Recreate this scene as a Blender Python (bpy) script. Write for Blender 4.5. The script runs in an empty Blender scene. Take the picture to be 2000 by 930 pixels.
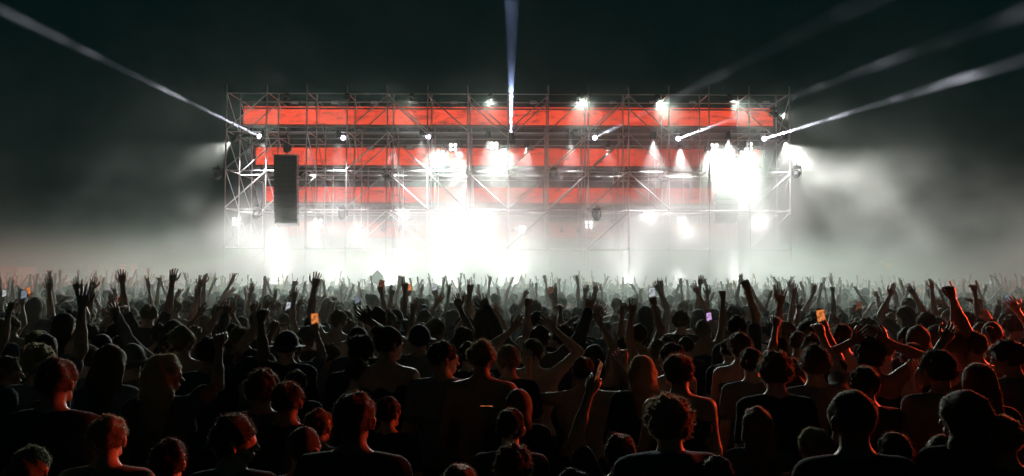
import bpy, math, random
import numpy as np
from mathutils import Vector, Matrix, Euler, Quaternion

R = math.radians
rnd = random.Random(11)
npr = np.random.RandomState(7)
S = bpy.context.scene
COL = S.collection

# ------------------------------------------------------------------ camera
CAM_H, PITCH, ROLL, FPX = 2.27, R(2.39), R(0.22), 1555.0
cam_d = bpy.data.cameras.new('camera'); cam = bpy.data.objects.new('camera', cam_d); COL.objects.link(cam)
cam_d.sensor_width = 36; cam_d.lens = 28.0; cam_d.clip_start = 0.1; cam_d.clip_end = 2000
CAM_M = Matrix.Translation((0, 0, CAM_H)) @ Matrix.Rotation(math.pi/2 + PITCH, 4, 'X') @ Matrix.Rotation(ROLL, 4, 'Z')
cam.matrix_world = CAM_M
S.camera = cam
def at(px, py, Y):
    """world point at distance Y in front of the camera seen at photo pixel (px, py)"""
    d = CAM_M.to_3x3() @ Vector(((px-1000)/FPX, (465-py)/FPX, -1))
    t = Y / d.y
    return Vector((d.x*t, Y, CAM_H + d.z*t))
def project(p):
    q = CAM_M.inverted() @ Vector(p)
    return (1000 + FPX*q.x/-q.z, 465 - FPX*q.y/-q.z)

# ------------------------------------------------------------------ world: night sky
W = bpy.data.worlds.new('World'); S.world = W; W.use_nodes = True
wn = W.node_tree; wn.nodes.clear()
wo = wn.nodes.new('ShaderNodeOutputWorld'); wb = wn.nodes.new('ShaderNodeBackground')
wb.inputs[0].default_value = (0.10, 0.88, 0.80, 1); wb.inputs[1].default_value = 0.0068
wn.links.new(wb.outputs[0], wo.inputs[0])

S.view_settings.view_transform = 'Standard'; S.view_settings.look = 'None'
S.view_settings.exposure = 0.0; S.view_settings.gamma = 1.0
S.cycles.use_denoising = True
try: S.cycles.denoiser = 'OPENIMAGEDENOISE'
except Exception: pass
S.cycles.max_bounces = 4; S.cycles.diffuse_bounces = 1; S.cycles.glossy_bounces = 1
S.cycles.transmission_bounces = 1; S.cycles.volume_bounces = 1; S.cycles.transparent_max_bounces = 4
S.cycles.sample_clamp_indirect = 4.0; S.cycles.caustics_reflective = False; S.cycles.caustics_refractive = False
S.cycles.use_light_tree = True
S.cycles.volume_step_rate = 1.0; S.cycles.volume_max_steps = 128

# ------------------------------------------------------------------ stage frame of reference
SX, SY = -0.23, 40.7          # centre of the stage front
BAY, ZO = 2.07, -0.61      # bay width; the levels sit this far below even metres
NB = 14
def U(i): return SX + (i - NB/2) * BAY
def V(k): return SY + k * BAY

# ------------------------------------------------------------------ helpers
def mat(name, col, rough=0.7, metal=0.0, emit=None, es=0.0, spec=0.5):
    m = bpy.data.materials.new(name); m.use_nodes = True
    b = m.node_tree.nodes['Principled BSDF']
    b.inputs['Base Color'].default_value = (*col, 1); b.inputs['Roughness'].default_value = rough
    b.inputs['Metallic'].default_value = metal; b.inputs['Specular IOR Level'].default_value = spec
    if emit:
        b.inputs['Emission Color'].default_value = (*emit, 1); b.inputs['Emission Strength'].default_value = es
    return m
def varied(m, scale=6.0, amt=0.35, bump=0.0, use_random=True, coords='Object'):
    """break up a material's base colour with noise and a per-object shift"""
    nt = m.node_tree; b = nt.nodes['Principled BSDF']; base = tuple(b.inputs['Base Color'].default_value)
    tc = nt.nodes.new('ShaderNodeTexCoord'); n = nt.nodes.new('ShaderNodeTexNoise')
    n.inputs['Scale'].default_value = scale; n.inputs['Detail'].default_value = 3
    nt.links.new(tc.outputs[coords], n.inputs['Vector'])
    mr = nt.nodes.new('ShaderNodeMapRange'); mr.inputs['To Min'].default_value = 1-amt; mr.inputs['To Max'].default_value = 1+amt
    nt.links.new(n.outputs['Fac'], mr.inputs['Value'])
    hs = nt.nodes.new('ShaderNodeHueSaturation'); hs.inputs['Color'].default_value = base
    if use_random:
        oi = nt.nodes.new('ShaderNodeObjectInfo'); m2 = nt.nodes.new('ShaderNodeMapRange')
        m2.inputs['To Min'].default_value = 0.6; m2.inputs['To Max'].default_value = 1.5
        nt.links.new(oi.outputs['Random'], m2.inputs['Value'])
        mm = nt.nodes.new('ShaderNodeMath'); mm.operation = 'MULTIPLY'
        nt.links.new(mr.outputs[0], mm.inputs[0]); nt.links.new(m2.outputs[0], mm.inputs[1])
        nt.links.new(mm.outputs[0], hs.inputs['Value'])
    else:
        nt.links.new(mr.outputs[0], hs.inputs['Value'])
    nt.links.new(hs.outputs[0], b.inputs['Base Color'])
    if bump:
        bp = nt.nodes.new('ShaderNodeBump'); bp.inputs['Strength'].default_value = bump; bp.inputs['Distance'].default_value = 0.02
        nt.links.new(n.outputs['Fac'], bp.inputs['Height']); nt.links.new(bp.outputs[0], b.inputs['Normal'])
    return m

def link(o, parent=None):
    COL.objects.link(o)
    if parent is not None: o.parent = parent
    return o
def tag(o, label=None, cat=None, group=None, kind=None):
    if label: o['label'] = label
    if cat: o['category'] = cat
    if group: o['group'] = group
    if kind: o['kind'] = kind
    return o
def empty(name, loc=(0,0,0), rz=0.0, label=None, cat=None, group=None):
    o = bpy.data.objects.new(name, None); o.location = loc; o.rotation_euler = (0,0,rz)
    o.empty_display_size = 0.1
    link(o); return tag(o, label, cat, group)

class MB:
    """collects boxes, tubes, lathes into one mesh"""
    def __init__(s): s.v = []; s.f = []; s.mi = []; s.sm = []
    def add(s, vs, fs, mi=0, smooth=False):
        k = len(s.v); s.v += [tuple(v) for v in vs]; s.f += [tuple(i+k for i in f) for f in fs]
        s.mi += [mi]*len(fs); s.sm += [smooth]*len(fs); return s
    def box(s, c, d, rot=None, mi=0, taper=1.0):
        x, y, z = d[0]/2, d[1]/2, d[2]/2
        vs = [Vector((sx*x*(taper if sz > 0 else 1), sy*y*(taper if sz > 0 else 1), sz*z)) for sz in (-1,1) for sy in (-1,1) for sx in (-1,1)]
        if rot is not None: vs = [rot @ v for v in vs]
        c = Vector(c); vs = [v + c for v in vs]
        return s.add(vs, [(0,2,3,1),(4,5,7,6),(0,1,5,4),(2,6,7,3),(0,4,6,2),(1,3,7,5)], mi)
    def bbox(s, c, d, b=0.01, rot=None, mi=0):
        """box with chamfered vertical and horizontal edges"""
        x, y, z = d[0]/2, d[1]/2, d[2]/2; b = min(b, x*.9, y*.9, z*.9)
        ring = lambda i, zz: [Vector(p + (zz,)) for p in ((x-i,-y+b+0),(x-i,y-b),(x-b,y-i),(-x+b,y-i),(-x+i,y-b),(-x+i,-y+b),(-x+b,-y+i),(x-b,-y+i))]
        vs = ring(b, -z) + ring(0, -z+b) + ring(0, z-b) + ring(b, z)
        if rot is not None: vs = [rot @ v for v in vs]
        c = Vector(c); vs = [v+c for v in vs]
        fs = [tuple(range(7,-1,-1)), tuple(range(24,32))]
        for r in range(3):
            for i in range(8):
                j = (i+1) % 8; fs.append((r*8+i, r*8+j, r*8+8+j, r*8+8+i))
        return s.add(vs, fs, mi)
    def tube(s, a, b, r0, r1=None, n=8, mi=0, caps=True):
        a, b = Vector(a), Vector(b); r1 = r0 if r1 is None else r1
        q = (b-a).to_track_quat('Z', 'Y'); vs = []
        for p, r in ((a, r0), (b, r1)):
            for i in range(n):
                t = 2*math.pi*i/n; vs.append(p + q @ Vector((r*math.cos(t), r*math.sin(t), 0)))
        fs = [(i, (i+1) % n, n+(i+1) % n, n+i) for i in range(n)]
        s.add(vs, fs, mi, True)
        if caps: s.add(vs, [tuple(range(n-1,-1,-1)), tuple(range(n, 2*n))], mi)
        return s
    def lathe(s, prof, n=16, mi=0, M=None, smooth=True):
        vs = []; 
        for r, z in prof:
            for i in range(n):
                t = 2*math.pi*i/n; vs.append(Vector((r*math.cos(t), r*math.sin(t), z)))
        if M is not None: vs = [M @ v for v in vs]
        fs = []
        for k in range(len(prof)-1):
            for i in range(n):
                j = (i+1) % n; fs.append((k*n+i, k*n+j, (k+1)*n+j, (k+1)*n+i))
        fs.append(tuple(range(n-1,-1,-1))); fs.append(tuple((len(prof)-1)*n+i for i in range(n)))
        return s.add(vs, fs, mi, smooth)
    def mesh(s, name, mats):
        me = bpy.data.meshes.new(name); me.from_pydata(s.v, [], s.f)
        for m in (mats if isinstance(mats, (list, tuple)) else [mats]): me.materials.append(m)
        me.polygons.foreach_set('material_index', s.mi); me.polygons.foreach_set('use_smooth', s.sm)
        me.update(); return me
    def build(s, name, mats, parent=None, loc=None, rot=None):
        o = bpy.data.objects.new(name, s.mesh(name, mats)); link(o, parent)
        if loc is not None: o.location = loc
        if rot is not None: o.rotation_euler = rot
        return o

# ------------------------------------------------------------------ materials
steel = varied(mat('galvanised_steel', (0.80, 0.82, 0.81), 0.36, 0.4), 3, 0.3)
alu = varied(mat('aluminium_truss', (0.42, 0.44, 0.44), 0.4, 0.7), 3, 0.3)
black = varied(mat('black_paint', (0.02, 0.021, 0.022), 0.55), 8, 0.4)
cloth_black = varied(mat('black_molton', (0.012, 0.013, 0.013), 0.95), 4, 0.4)
deck_m = varied(mat('deck_board', (0.05, 0.045, 0.04), 0.6), 5, 0.4)

# ------------------------------------------------------------------ lamps (each lives in a fixture built below)
LAMPS = []
def spot(name, loc, target, power, cone, blend=0.4, col=(1,1,1), size=0.12, vis=True):
    l = bpy.data.lights.new(name, 'SPOT'); l.energy = power; l.spot_size = R(cone); l.spot_blend = blend
    l.color = col; l.shadow_soft_size = size; l.use_soft_falloff = False
    o = bpy.data.objects.new(name, l); link(o); o.location = loc
    o.rotation_euler = (Vector(target)-Vector(loc)).to_track_quat('-Z', 'Y').to_euler()
    LAMPS.append(o); return o
# ------------------------------------------------------------------ ground
def ground_mat():
    m = mat('trampled_ground', (0.05, 0.045, 0.035), 0.95); varied(m, 0.8, 0.5, 0.4, False); return m
g = MB(); g.box((0, 150, -0.25), (900, 900, 0.5)); tag(g.build('ground', ground_mat()), kind='structure')

# ------------------------------------------------------------------ scaffold stage front
scaf = empty('scaffold', (SX, SY, 0), 0, 'wide steel tube scaffold of square bays framing the whole stage', 'scaffold')
TUBE = MB().tube((0,0,0), (0,0,1), 1.0, n=8).mesh('scaffold_tube', steel)
OFFS = Vector((SX, SY, 0))
def pole(name, a, b, r=0.030, parent=scaf, off=OFFS, me=None):
    a, b = Vector(a)-off+Vector((0,0,ZO)), Vector(b)-off+Vector((0,0,ZO))
    a.z = max(a.z, 0)
    o = bpy.data.objects.new(name, me or TUBE); link(o, parent)
    d = b-a; o.location = a; o.rotation_euler = d.to_track_quat('Z', 'Y').to_euler(); o.scale = (r, r, d.length)
    return o
ROWS = 4
for i in range(NB+1):
    for k in range(ROWS):
        top = 12.45 if k < 2 else (12.1 if k == 2 else 10.1)
        pole('standard', (U(i), V(k), 0), (U(i), V(k), top), 0.034)
for lv in (2, 4, 6, 8, 10, 12):
    for i in range(NB):
        for k in (0, 1):
            pole('ledger', (U(i), V(k), lv), (U(i+1), V(k), lv))
        if lv in (6, 8, 10): pole('ledger', (U(i), V(2), lv), (U(i+1), V(2), lv))
for lv in (4, 6, 8, 10, 12):
    for i in range(NB+1):
        for k in range(ROWS-1):
            if lv == 12 and k == 2: continue
            pole('transom', (U(i), V(k), lv+0.06), (U(i), V(k+1), lv+0.06), 0.03 if k == 0 else 0.024)
# bracing in the front planes: bay -> +1 rises to the right, -1 falls to the right
brace = {0:(1,1,1,1,1), 1:(0,0,1,0,0), 3:(1,1,1,1,0), 4:(-1,-1,-1,-1,0), 5:(-1,0,-1,0,0), 6:(-1,0,-1,0,0), 7:(1,1,1,1,0),
         8:(1,1,1,0,0), 9:(1,1,1,1,0), 10:(-1,-1,-1,0,0), 12:(0,0,-1,0,0), 13:(-1,1,1,1,0)}
for i, ss in brace.items():
    for j, s in enumerate(ss):
        if not s: continue
        zt = 12 - 2*j; zb = zt - 2
        a, b = (U(i), zb) if s > 0 else (U(i+1), zb), (U(i+1), zt) if s > 0 else (U(i), zt)
        for k in (0, 1):
            if k == 1 and (i + j) % 3 == 2: continue
            pole('diagonal_brace', (a[0], V(k)-0.04, a[1]+.08), (b[0], V(k)-0.04, b[1]-.06), 0.031)
# bracing across the depth
for i in range(NB+1):
    side = i in (0, NB)
    for k in range(ROWS-1):
        for j, zt in enumerate((12, 10, 8, 6, 4)):
            if not side and (zt <= 4 or (i*3+j+k) % 3 == 0): continue
            if zt == 12 and k == 2: continue
            pole('cross_brace', (U(i)+0.03, V(k), zt-.05), (U(i)+0.03, V(k+1), zt-1.95), 0.022)
cp = MB()
for i in range(NB+1):
    for k in (0, 1):
        for lv in (2, 4, 6, 8, 10, 12):
            cp.lathe([(0.05, 0), (0.062, .02), (0.062, .05), (0.05, .07)], 8, M=Matrix.Translation((U(i)-SX, V(k)-SY, lv+0.03+ZO)))
tag(cp.build('coupler', steel, scaf), kind='stuff')
# working decks on two levels of the wings
DK = MB().bbox((0,0,0), (BAY-.1, 0.61, 0.06)).mesh('deck', deck_m)
for i in (0, 1, 12, 13):
    for lv in (6,):
        for q in range(3):
            o = bpy.data.objects.new('deck', DK); link(o, scaf); o.location = (U(i)+BAY/2-SX, 2.5+q*0.63, lv+0.12+ZO)

# ------------------------------------------------------------------ trusses
def truss(x0, x1, y, z, s, label):
    t = empty('lighting_truss', ((x0+x1)/2, y, z), 0, label, 'truss', 'lighting trusses across the stage')
    L = (x1-x0)/2
    for dy in (-s/2, s/2):
        for dz in (0, s):
            o = MB().tube((-L, dy, dz), (L, dy, dz), 0.025).build('chord', alu, t)
    m = MB(); n = int((x1-x0)/s)
    for i in range(n):
        a, b = -L + i*(2*L/n), -L + (i+1)*(2*L/n)
        for dy in (-s/2, s/2):
            m.tube((a, dy, 0 if i % 2 else s), (b, dy, s if i % 2 else 0), 0.012, n=5)
        m.tube((a, -s/2, s), (b, s/2, s), 0.012, n=5); m.tube((a, -s/2, 0), (b, s/2, 0), 0.012, n=5)
    tag(m.build('lattice', alu, t), kind='stuff')
    return t
# ------------------------------------------------------------------ LED strips, each set lower and further back
def led_mat():
    m = bpy.data.materials.new('red_led_face'); m.use_nodes = True; nt = m.node_tree; b = nt.nodes['Principled BSDF']
    b.inputs['Base Color'].default_value = (0.02, 0.01, 0.01, 1); b.inputs['Roughness'].default_value = 0.5
    tc = nt.nodes.new('ShaderNodeNewGeometry'); mp = nt.nodes.new('ShaderNodeMapping')
    mp.inputs['Rotation'].default_value = (0, R(-28), 0); mp.inputs['Scale'].default_value = (0.9, 1, 4.5)
    nt.links.new(tc.outputs['Position'], mp.inputs[0])
    n = nt.nodes.new('ShaderNodeTexNoise'); n.inputs['Scale'].default_value = 1.3; n.inputs['Detail'].default_value = 5; n.inputs['Distortion'].default_value = 0.8
    nt.links.new(mp.outputs[0], n.inputs['Vector'])
    w = nt.nodes.new('ShaderNodeTexNoise'); w.inputs['Scale'].default_value = 9; w.inputs['Detail'].default_value = 3
    nt.links.new(mp.outputs[0], w.inputs['Vector'])
    cr = nt.nodes.new('ShaderNodeValToRGB'); cr.color_ramp.elements[0].position = 0.36; cr.color_ramp.elements[0].color = (0.10, 0.014, 0.008, 1)
    cr.color_ramp.elements[1].position = 0.50; cr.color_ramp.elements[1].color = (0.85, 0.068, 0.028, 1)
    e = cr.color_ramp.elements.new(0.68); e.color = (1.0, 0.090, 0.038, 1)
    mx = nt.nodes.new('ShaderNodeMath'); mx.operation = 'MULTIPLY_ADD'; mx.inputs[1].default_value = 0.35; 
    nt.links.new(w.outputs['Fac'], mx.inputs[0])
    m2 = nt.nodes.new('ShaderNodeMath'); m2.operation = 'MULTIPLY'; m2.inputs[1].default_value = 0.72
    nt.links.new(n.outputs['Fac'], m2.inputs[0]); nt.links.new(m2.outputs[0], mx.inputs[2])
    nt.links.new(mx.outputs[0], cr.inputs[0]); nt.links.new(cr.outputs[0], b.inputs['Emission Color'])
    oi = nt.nodes.new('ShaderNodeObjectInfo'); mr = nt.nodes.new('ShaderNodeMapRange'); mr.inputs['To Min'].default_value = .86; mr.inputs['To Max'].default_value = 1.08
    nt.links.new(oi.outputs['Random'], mr.inputs['Value']); nt.links.new(mr.outputs[0], b.inputs['Emission Strength'])
    return m
led = led_mat()
LEDM = [black, led]
def led_panel(w, h):
    m = MB(); m.box((0, 0.04, 0), (w, 0.08, h), mi=0)
    m.add([(-w/2+.004, -.004, -h/2+.004), (w/2-.004, -.004, -h/2+.004), (w/2-.004, -.004, h/2-.004), (-w/2+.004, -.004, h/2-.004)], [(0,1,2,3)], 1)
    return m.mesh('led_panel', LEDM)
TIERS = [(v, a+ZO, b+ZO) for v, a, b in [(2.55, 10.86, 11.70), (4.75, 8.92, 9.93), (6.75, 6.95, 7.88), (8.80, 4.95, 5.92)]]
words4 = ['top', 'second', 'third', 'lowest']
for q, (v, z0, z1) in enumerate(TIERS):
    h = z1-z0; n = 28; w = 28.96/n
    s = empty('led_screen', (SX, SY+v, (z0+z1)/2), 0,
              ['topmost glowing red screen strip running the full width of the stage', 'second red screen strip from the top, behind the left speaker column',
               'third red screen strip from the top, dimmed by smoke', 'lowest red screen strip, almost lost in smoke above the performer'][q], 'led screen', 'red screen strips stepping back into the stage')
    me = led_panel(w, h)
    for i in range(n):
        o = bpy.data.objects.new('panel', me); link(o, s); o.location = (-14.48 + (i+.5)*w, rnd.uniform(-.004, .004), 0)
    fr = MB(); fr.box((0, .12, h/2+.03), (29.0, .2, .05)); fr.box((0, .12, -h/2-.03), (29.0, .2, .05))
    fr.build('frame', black, s)
    if q == 0:   # slim header strip above
        o = MB().box((0, .06, h/2+.13), (28.96, .04, .05)).build('header_strip', led, s)
    ts = truss(SX-14.5, SX+14.5, SY+v+.1, z0-0.50, 0.40, ['truss of alloy tubes directly under the topmost red strip', 'truss right under the second red strip',
               'truss right under the third red strip', 'truss under the lowest red strip, deep in the smoke'][q])
    # black cloth from the back of this strip's top up to the underside of the tier in front
    if q:
        zt = TIERS[q-1][1]-0.1
        cl = MB(); nseg = 60
        vs = []; 
        for i in range(nseg*2+1):
            x = -14.5 + 29*i/(nseg*2); y = 0.05*math.sin(i*1.9)+0.03*math.sin(i*.7)
            vs += [(x, y, 0), (x, y*1.3, zt-z1)]
        fs = [(2*i, 2*i+2, 2*i+3, 2*i+1) for i in range(nseg*2)]
        cl.add(vs, fs, 0, True)
        o = cl.build('masking_drape', cloth_black); o.location = (SX, SY+v+.4, z1)
        tag(o, ['', 'black pleated cloth hung over the second red strip', 'black pleated cloth hung over the third red strip', 'black pleated cloth hung over the lowest red strip'][q], 'drape', 'black cloths between the screen strips')
bd = MB(); vs = []; n = 90
for i in range(n+1):
    x = -14.6 + 29.2*i/n; y = 0.12*math.sin(i*1.4)
    vs += [(x, y, 0), (x, y, 4.9)]
bd.add(vs, [(2*i, 2*i+2, 2*i+3, 2*i+1) for i in range(n)], 0, True)
o = bd.build('stage_backdrop', cloth_black); o.location = (SX, SY+10.4, 1.2); tag(o, 'black backdrop cloth at the very back of the stage, behind the smoke', 'backdrop')
# stage deck, riser, steps of the front edge
st = empty('stage_platform', (SX, SY+1.2, 0), 0, 'black stage platform rising out of the smoke behind the crowd', 'stage')
MB().bbox((0, 4.7, 1.3), (28.4, 9.4, 0.2), 0.02).build('deck', deck_m, st)
MB().box((0, 0.06, 0.6), (28.4, 0.1, 1.2)).build('skirt', cloth_black, st)
# faint light bars along the stage lip
lipm = mat('white_light_bar', (.8,.8,.8), .5, 0, (1, .97, .93), 2.2)
LB = MB(); LB.bbox((0,0,0), (0.62, .08, .07)); 
lbm = MB().bbox((0,0,0), (0.62, .08, .05), mi=0).box((0,-.045,0), (.56,.02,.03), mi=1).mesh('light_bar', [black, lipm])
for q, px in enumerate((470, 542, 1372, 1448, 1512)):
    p = at(px, 525, SY+.1); o = bpy.data.objects.new('light_bar', lbm); link(o); o.location = p
    tag(o, ['slim white light bar at the left foot of the scaffold', 'slim white light bar right of the left corner brace, above raised hands', 'slim white light bar on the stage lip under the right speaker column',
            'slim white light bar on the stage lip below the right tower', 'slim white light bar at the right foot of the scaffold'][q], 'light bar', 'light bars on the stage lip')

# ------------------------------------------------------------------ line arrays
cab_grille = varied(mat('speaker_grille', (0.018, 0.022, 0.021), 0.5, 0.2), 60, 0.5)
def make_cabinet():
    m = MB(); w, h, d = 1.12, 0.285, 0.55
    vs = [(-w/2, -d/2, -h/2), (w/2, -d/2, -h/2), (w/2, d/2, -h/2+.05), (-w/2, d/2, -h/2+.05), (-w/2, -d/2, h/2), (w/2, -d/2, h/2), (w/2, d/2, h/2-.05), (-w/2, d/2, h/2-.05)]
    m.add(vs, [(3,2,1,0),(4,5,6,7),(0,1,5,4),(1,2,6,5),(2,3,7,6),(3,0,4,7)], 0)
    m.box((0, -d/2-.012, 0), (w-.06, .02, h-.05), mi=1)
    for sx in (-1, 1):
        m.box((sx*(w/2+.012), -.1, 0), (.02, .12, h*.9), mi=2); m.box((sx*(w/2+.012), .18, 0), (.02, .05, h*.9), mi=2)
        m.tube((sx*(w/2+.02), .05, -.03), (sx*(w/2+.02), .05, .06), .015, n=6, mi=2)
    m.box((0, -d/2-.024, 0), (.03, .006, h-.06), mi=0)
    return m.mesh('cabinet', [black, cab_grille, steel])
CABM = make_cabinet()
def line_array(px, label):
    Y = SY-.75 if px < 1000 else SY+1.0
    p = at(px, 306, Y)
    t = empty('line_array', (p.x, Y, p.z), 0, label, 'speaker', 'hanging speaker columns at both sides of the stage')
    m = MB(); m.box((0, 0, 0.05), (1.16, .08, .07)); m.box((0, -.2, .05), (1.16, .06, .06)); m.box((0, .2, .05), (1.16, .06, .06))
    for sx in (-.5, .5): m.box((sx, 0, .05), (.06, .6, .08))
    m.build('flying_frame', steel, t)
    m = MB(); m.bbox((0, 0, .42), (.3, .26, .4), .04); m.tube((0,0,.1), (0,0,.25), .03); m.tube((0,0,.6), (0,0,1.25), .02, n=6); m.bbox((.16,0,.4),(.12,.2,.22),.02)
    m.build('chain_hoist', black, t)
    z = -.15; y = 0.0; ang = 0.0; k = 0
    for i in range(12):
        o = bpy.data.objects.new('cabinet', CABM); link(o, t); o.location = (0, y, z); o.rotation_euler = (-ang, 0, 0)
        ang += R(0.3 + i*0.22); z -= .290*math.cos(ang); y += .290*math.sin(ang)*0.9
    return t
line_array(560, 'tall black hanging column of speaker cabinets before the left half of the stage')
line_array(1418, 'hanging speaker column veiled by white smoke on the right half of the stage')

# ------------------------------------------------------------------ lamps on the stage
def lens_mat(name, col, s):
    return mat(name, (0.2,0.2,0.2), .2, 0, col, s)
lens_white = lens_mat('lit_lens', (1, 0.97, 1.0), 3); lens_violet = lens_mat('lit_beam_lens', (0.80, 0.72, 1.0), 30); lens_off = mat('glass_lens', (0.12,0.13,0.14), 0.08, 0.3)
def moving_head(loc, target, lensm, label, group='moving head lamps clamped to the scaffold', big=1.0, hang=True):
    """base box, yoke with two arms, round head with a lens; hangs under a tube"""
    t = empty('moving_head', loc, 0, label, 'stage lamp', group)
    s = big
    u = 1 if hang else -1
    m = MB(); m.bbox((0,0,u*.30*s), (.34*s, .24*s, .12*s), .02); m.tube((0,0,u*.36*s), (0,0,u*.46*s), .03*s); m.build('base', black, t)
    d = (Vector(target)-Vector(loc)); yaw = math.atan2(-d.x, d.y)   # yoke turns about z
    Mz = Matrix.Rotation(yaw, 4, 'Z')
    m = MB()
    for sx in (-1, 1):
        m.box(Mz @ Vector((sx*.185*s, 0, u*.10*s)), (.035*s, .10*s, .30*s), Matrix.Rotation(yaw, 3, 'Z'))
    m.box(Mz @ Vector((0,0,u*.235*s)), (.40*s, .12*s, .03*s), Matrix.Rotation(yaw, 3, 'Z'))
    m.build('yoke', black, t)
    q = d.to_track_quat('Z', 'Y').to_matrix().to_4x4()
    h = MB().lathe([(.05*s,-.22*s), (.12*s,-.20*s), (.155*s,-.10*s), (.16*s,.06*s), (.135*s,.16*s), (.14*s,.20*s), (.12*s,.215*s)], 16, M=q)
    hd = h.build('head', black, t)
    MB().lathe([(.10*s,.2165*s), (.105*s,.222*s), (.06*s,.235*s), (.01*s,.24*s)], 16, M=q).build('lens', lensm, hd)
    return t
VIO = (0.86, 0.82, 1.0)
# beams: photo position of the lamp, aim point (photo pixel, distance), power
BEAMS = [
 (510, 268, (0, 18, 20.0), .6, 'lamp at the left end of the upper truss with a long beam leftwards'),
 (672, 270, (480, 205, 26.0), .12, 'lamp left of centre on the upper truss with a short faint beam to the left'),
 (838, 268, (700, 215, 26.0), .12, 'lamp third from the left end on the upper truss with a thin short beam'),
 (998, 268, (998, -420, 30.0), 1.2, 'centre lamp of the upper truss, sending a blue beam straight up'),
 (1160, 270, (1330, 185, 26.0), .14, 'lamp just right of centre on the upper truss with a short beam to the right'),
 (1322, 272, (1760, 112, 20.0), .4, 'lamp on the right half of the upper truss, beam crossing the top right corner'),
 (1490, 272, (2030, 108, 18.0), 1.5, 'lamp at the right end of the upper truss with the longest beam'),
]
for q, (px, py, (tx, ty, tY), pw, lab) in enumerate(BEAMS):
    p = at(px, py, SY+0.6); tgt = at(tx, ty, tY)
    if q == 3: tgt = p + Vector((0, -1.2, 30))
    moving_head(p, tgt, lens_violet, lab, 'beam lamps on the upper truss', 1.1, hang=(q != 3))
    dr = (tgt-p).normalized()
    BP = 3600000
    spot('beam_light', p + dr*.32, tgt, BP*pw*(1 if q != 3 else .7), 0.62 if q != 3 else 7.5, .5 if q != 3 else .25, VIO if q != 3 else (.42,.52,1.0), .05)
# dark heads hanging on the lower ledgers, some throwing white wash over the crowd
HEADS = [(425,343,SY-.1), (590,343,SY+.2), (755,345,SY+.2), (1080,343,SY+.2), (1556,340,SY-.1), (503,420,SY+.1), (670,420,SY+.1), (1165,422,SY+.1)]
hl = ['dark lamp hanging outside the left edge of the scaffold', 'dark lamp hanging just right of the left speaker column', 'dark lamp hanging under the middle of the second red strip',
      'dark lamp hanging right of centre below the second red strip', 'small lamp clamped outside the right edge of the scaffold', 'dark lamp low on the scaffold, left of the left speaker column',
      'dark lamp low on the scaffold, right of the left speaker column', 'dark lamp low on the scaffold, right of centre under the third red strip']
for (px, py, Y), lab in zip(HEADS, hl):
    p = at(px, py, Y); moving_head(p, p + Vector((rnd.uniform(-.5,.5), -1, rnd.uniform(-1.4,-.4))), lens_off, lab, big=1.15)
# small slatted strobe fixtures above the two upper strips
STM = MB().bbox((0,0,0), (.42,.16,.22), .02, mi=0)
for k in range(3): STM.box((0,-.085,-.06+.06*k), (.38,.012,.026), mi=1)
stm = STM.mesh('strobe_lamp', [black, mat('strobe_face', (.75,.75,.75), .4, 0, (1,1,1), .10)])
k = 0
SP = ['far left end','second from the left','third from the left','fourth from the left','fifth from the left','sixth from the left','left of the centre beam','right of the centre beam','second right of the centre beam','third right of the centre beam','fourth right of the centre beam','second from the right end','right end']
for row, (py, v, nm) in enumerate(((201, 2.1, 'top'), (289, 4.2, 'second'))):
    for i in range(13):
        if row == 1 and i in (0, 1): continue
        px = 577 + i*77.5 - (8 if row else 0); 
        if i == 12: px -= 12
        o = bpy.data.objects.new('strobe_lamp', stm); link(o); o.location = at(px, py, SY+v+.1)
        tag(o, 'slatted strobe lamp above the %s red strip, %s' % (nm, SP[i]), 'strobe', 'strobe lamps above the screen strips')
# audience blinders: 2x2 bright reflectors
def blinder(px, py, Y, power, label, size=.5, cone=80, tgt=None, col=(1,.925,.95)):
    p = at(px, py, Y)
    t = empty('blinder_lamp', p, 0, label, 'stage lamp', 'bright white lamps facing the crowd')
    MB().bbox((0,.08,0), (size, .16, size), .03).build('housing', black, t)
    for a in (-1,1):
        for b in (-1,1):
            MB().lathe([(size*.2, 0), (size*.21, .02), (size*.14, .03), (.01, .035)], 14, M=Matrix.Translation((a*size*.24, -.005, b*size*.24)) @ Matrix.Rotation(math.pi/2, 4, 'X')).build('bulb', lens_white, t)
    spot('blinder_light', p + Vector((0,-.12,0)), (tgt if tgt else p + Vector((0,-10,-8))), power, cone, .6, col, .04)
    return t
BL = [(885,288,SY+3.4,.55,'blazing white lamp high on the stage, left of the centre beam'), (965,285,SY+3.4,.30,'smaller bright white lamp just left of the centre beam'),
      (1395,288,SY+3.4,.55,'blazing white lamp above the right speaker column'), (1462,286,SY+3.4,.35,'bright white lamp between right speaker column and right corner'),
      (920,425,SY+6,2.6,'strongest white lamp, low at the heart of the smoke'), (1330,430,SY+6,2.5,'low white lamp deep behind the right speaker column')]
low = [(462,1.0,'lowest white lamp inside the left corner of the scaffold'),(536,1.4,'low white lamp left of the left speaker column foot'),(622,1.5,'low white lamp right of the left speaker column foot'),(700,1.6,'low white lamp below the second lit lamp'),  # row along the glows; the added ones only whiten the smoke between them
       (790,1.1,'low white lamp below the third lit lamp'),(868,1.4,'low white lamp left edge of the brightest smoke'),(948,1.5,'low white lamp inside the brightest smoke'),(1020,1.2,'low white lamp right edge of the brightest smoke'),
       (1150,.35,'dim low lamp behind the lowest red strip'),(1262,1.4,'low white lamp right of the lowest red strip'),(1340,1.2,'low white lamp left of the right speaker column foot'),(1405,1.1,'low white lamp under the right speaker column foot'),(1480,1.3,'low white lamp inside the right corner of the scaffold')]
BL += [(px, 436 + 16*math.sin(px), SY+3.0+1.2*math.sin(px*3), pw, lab) for px, pw, lab in low]
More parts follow.
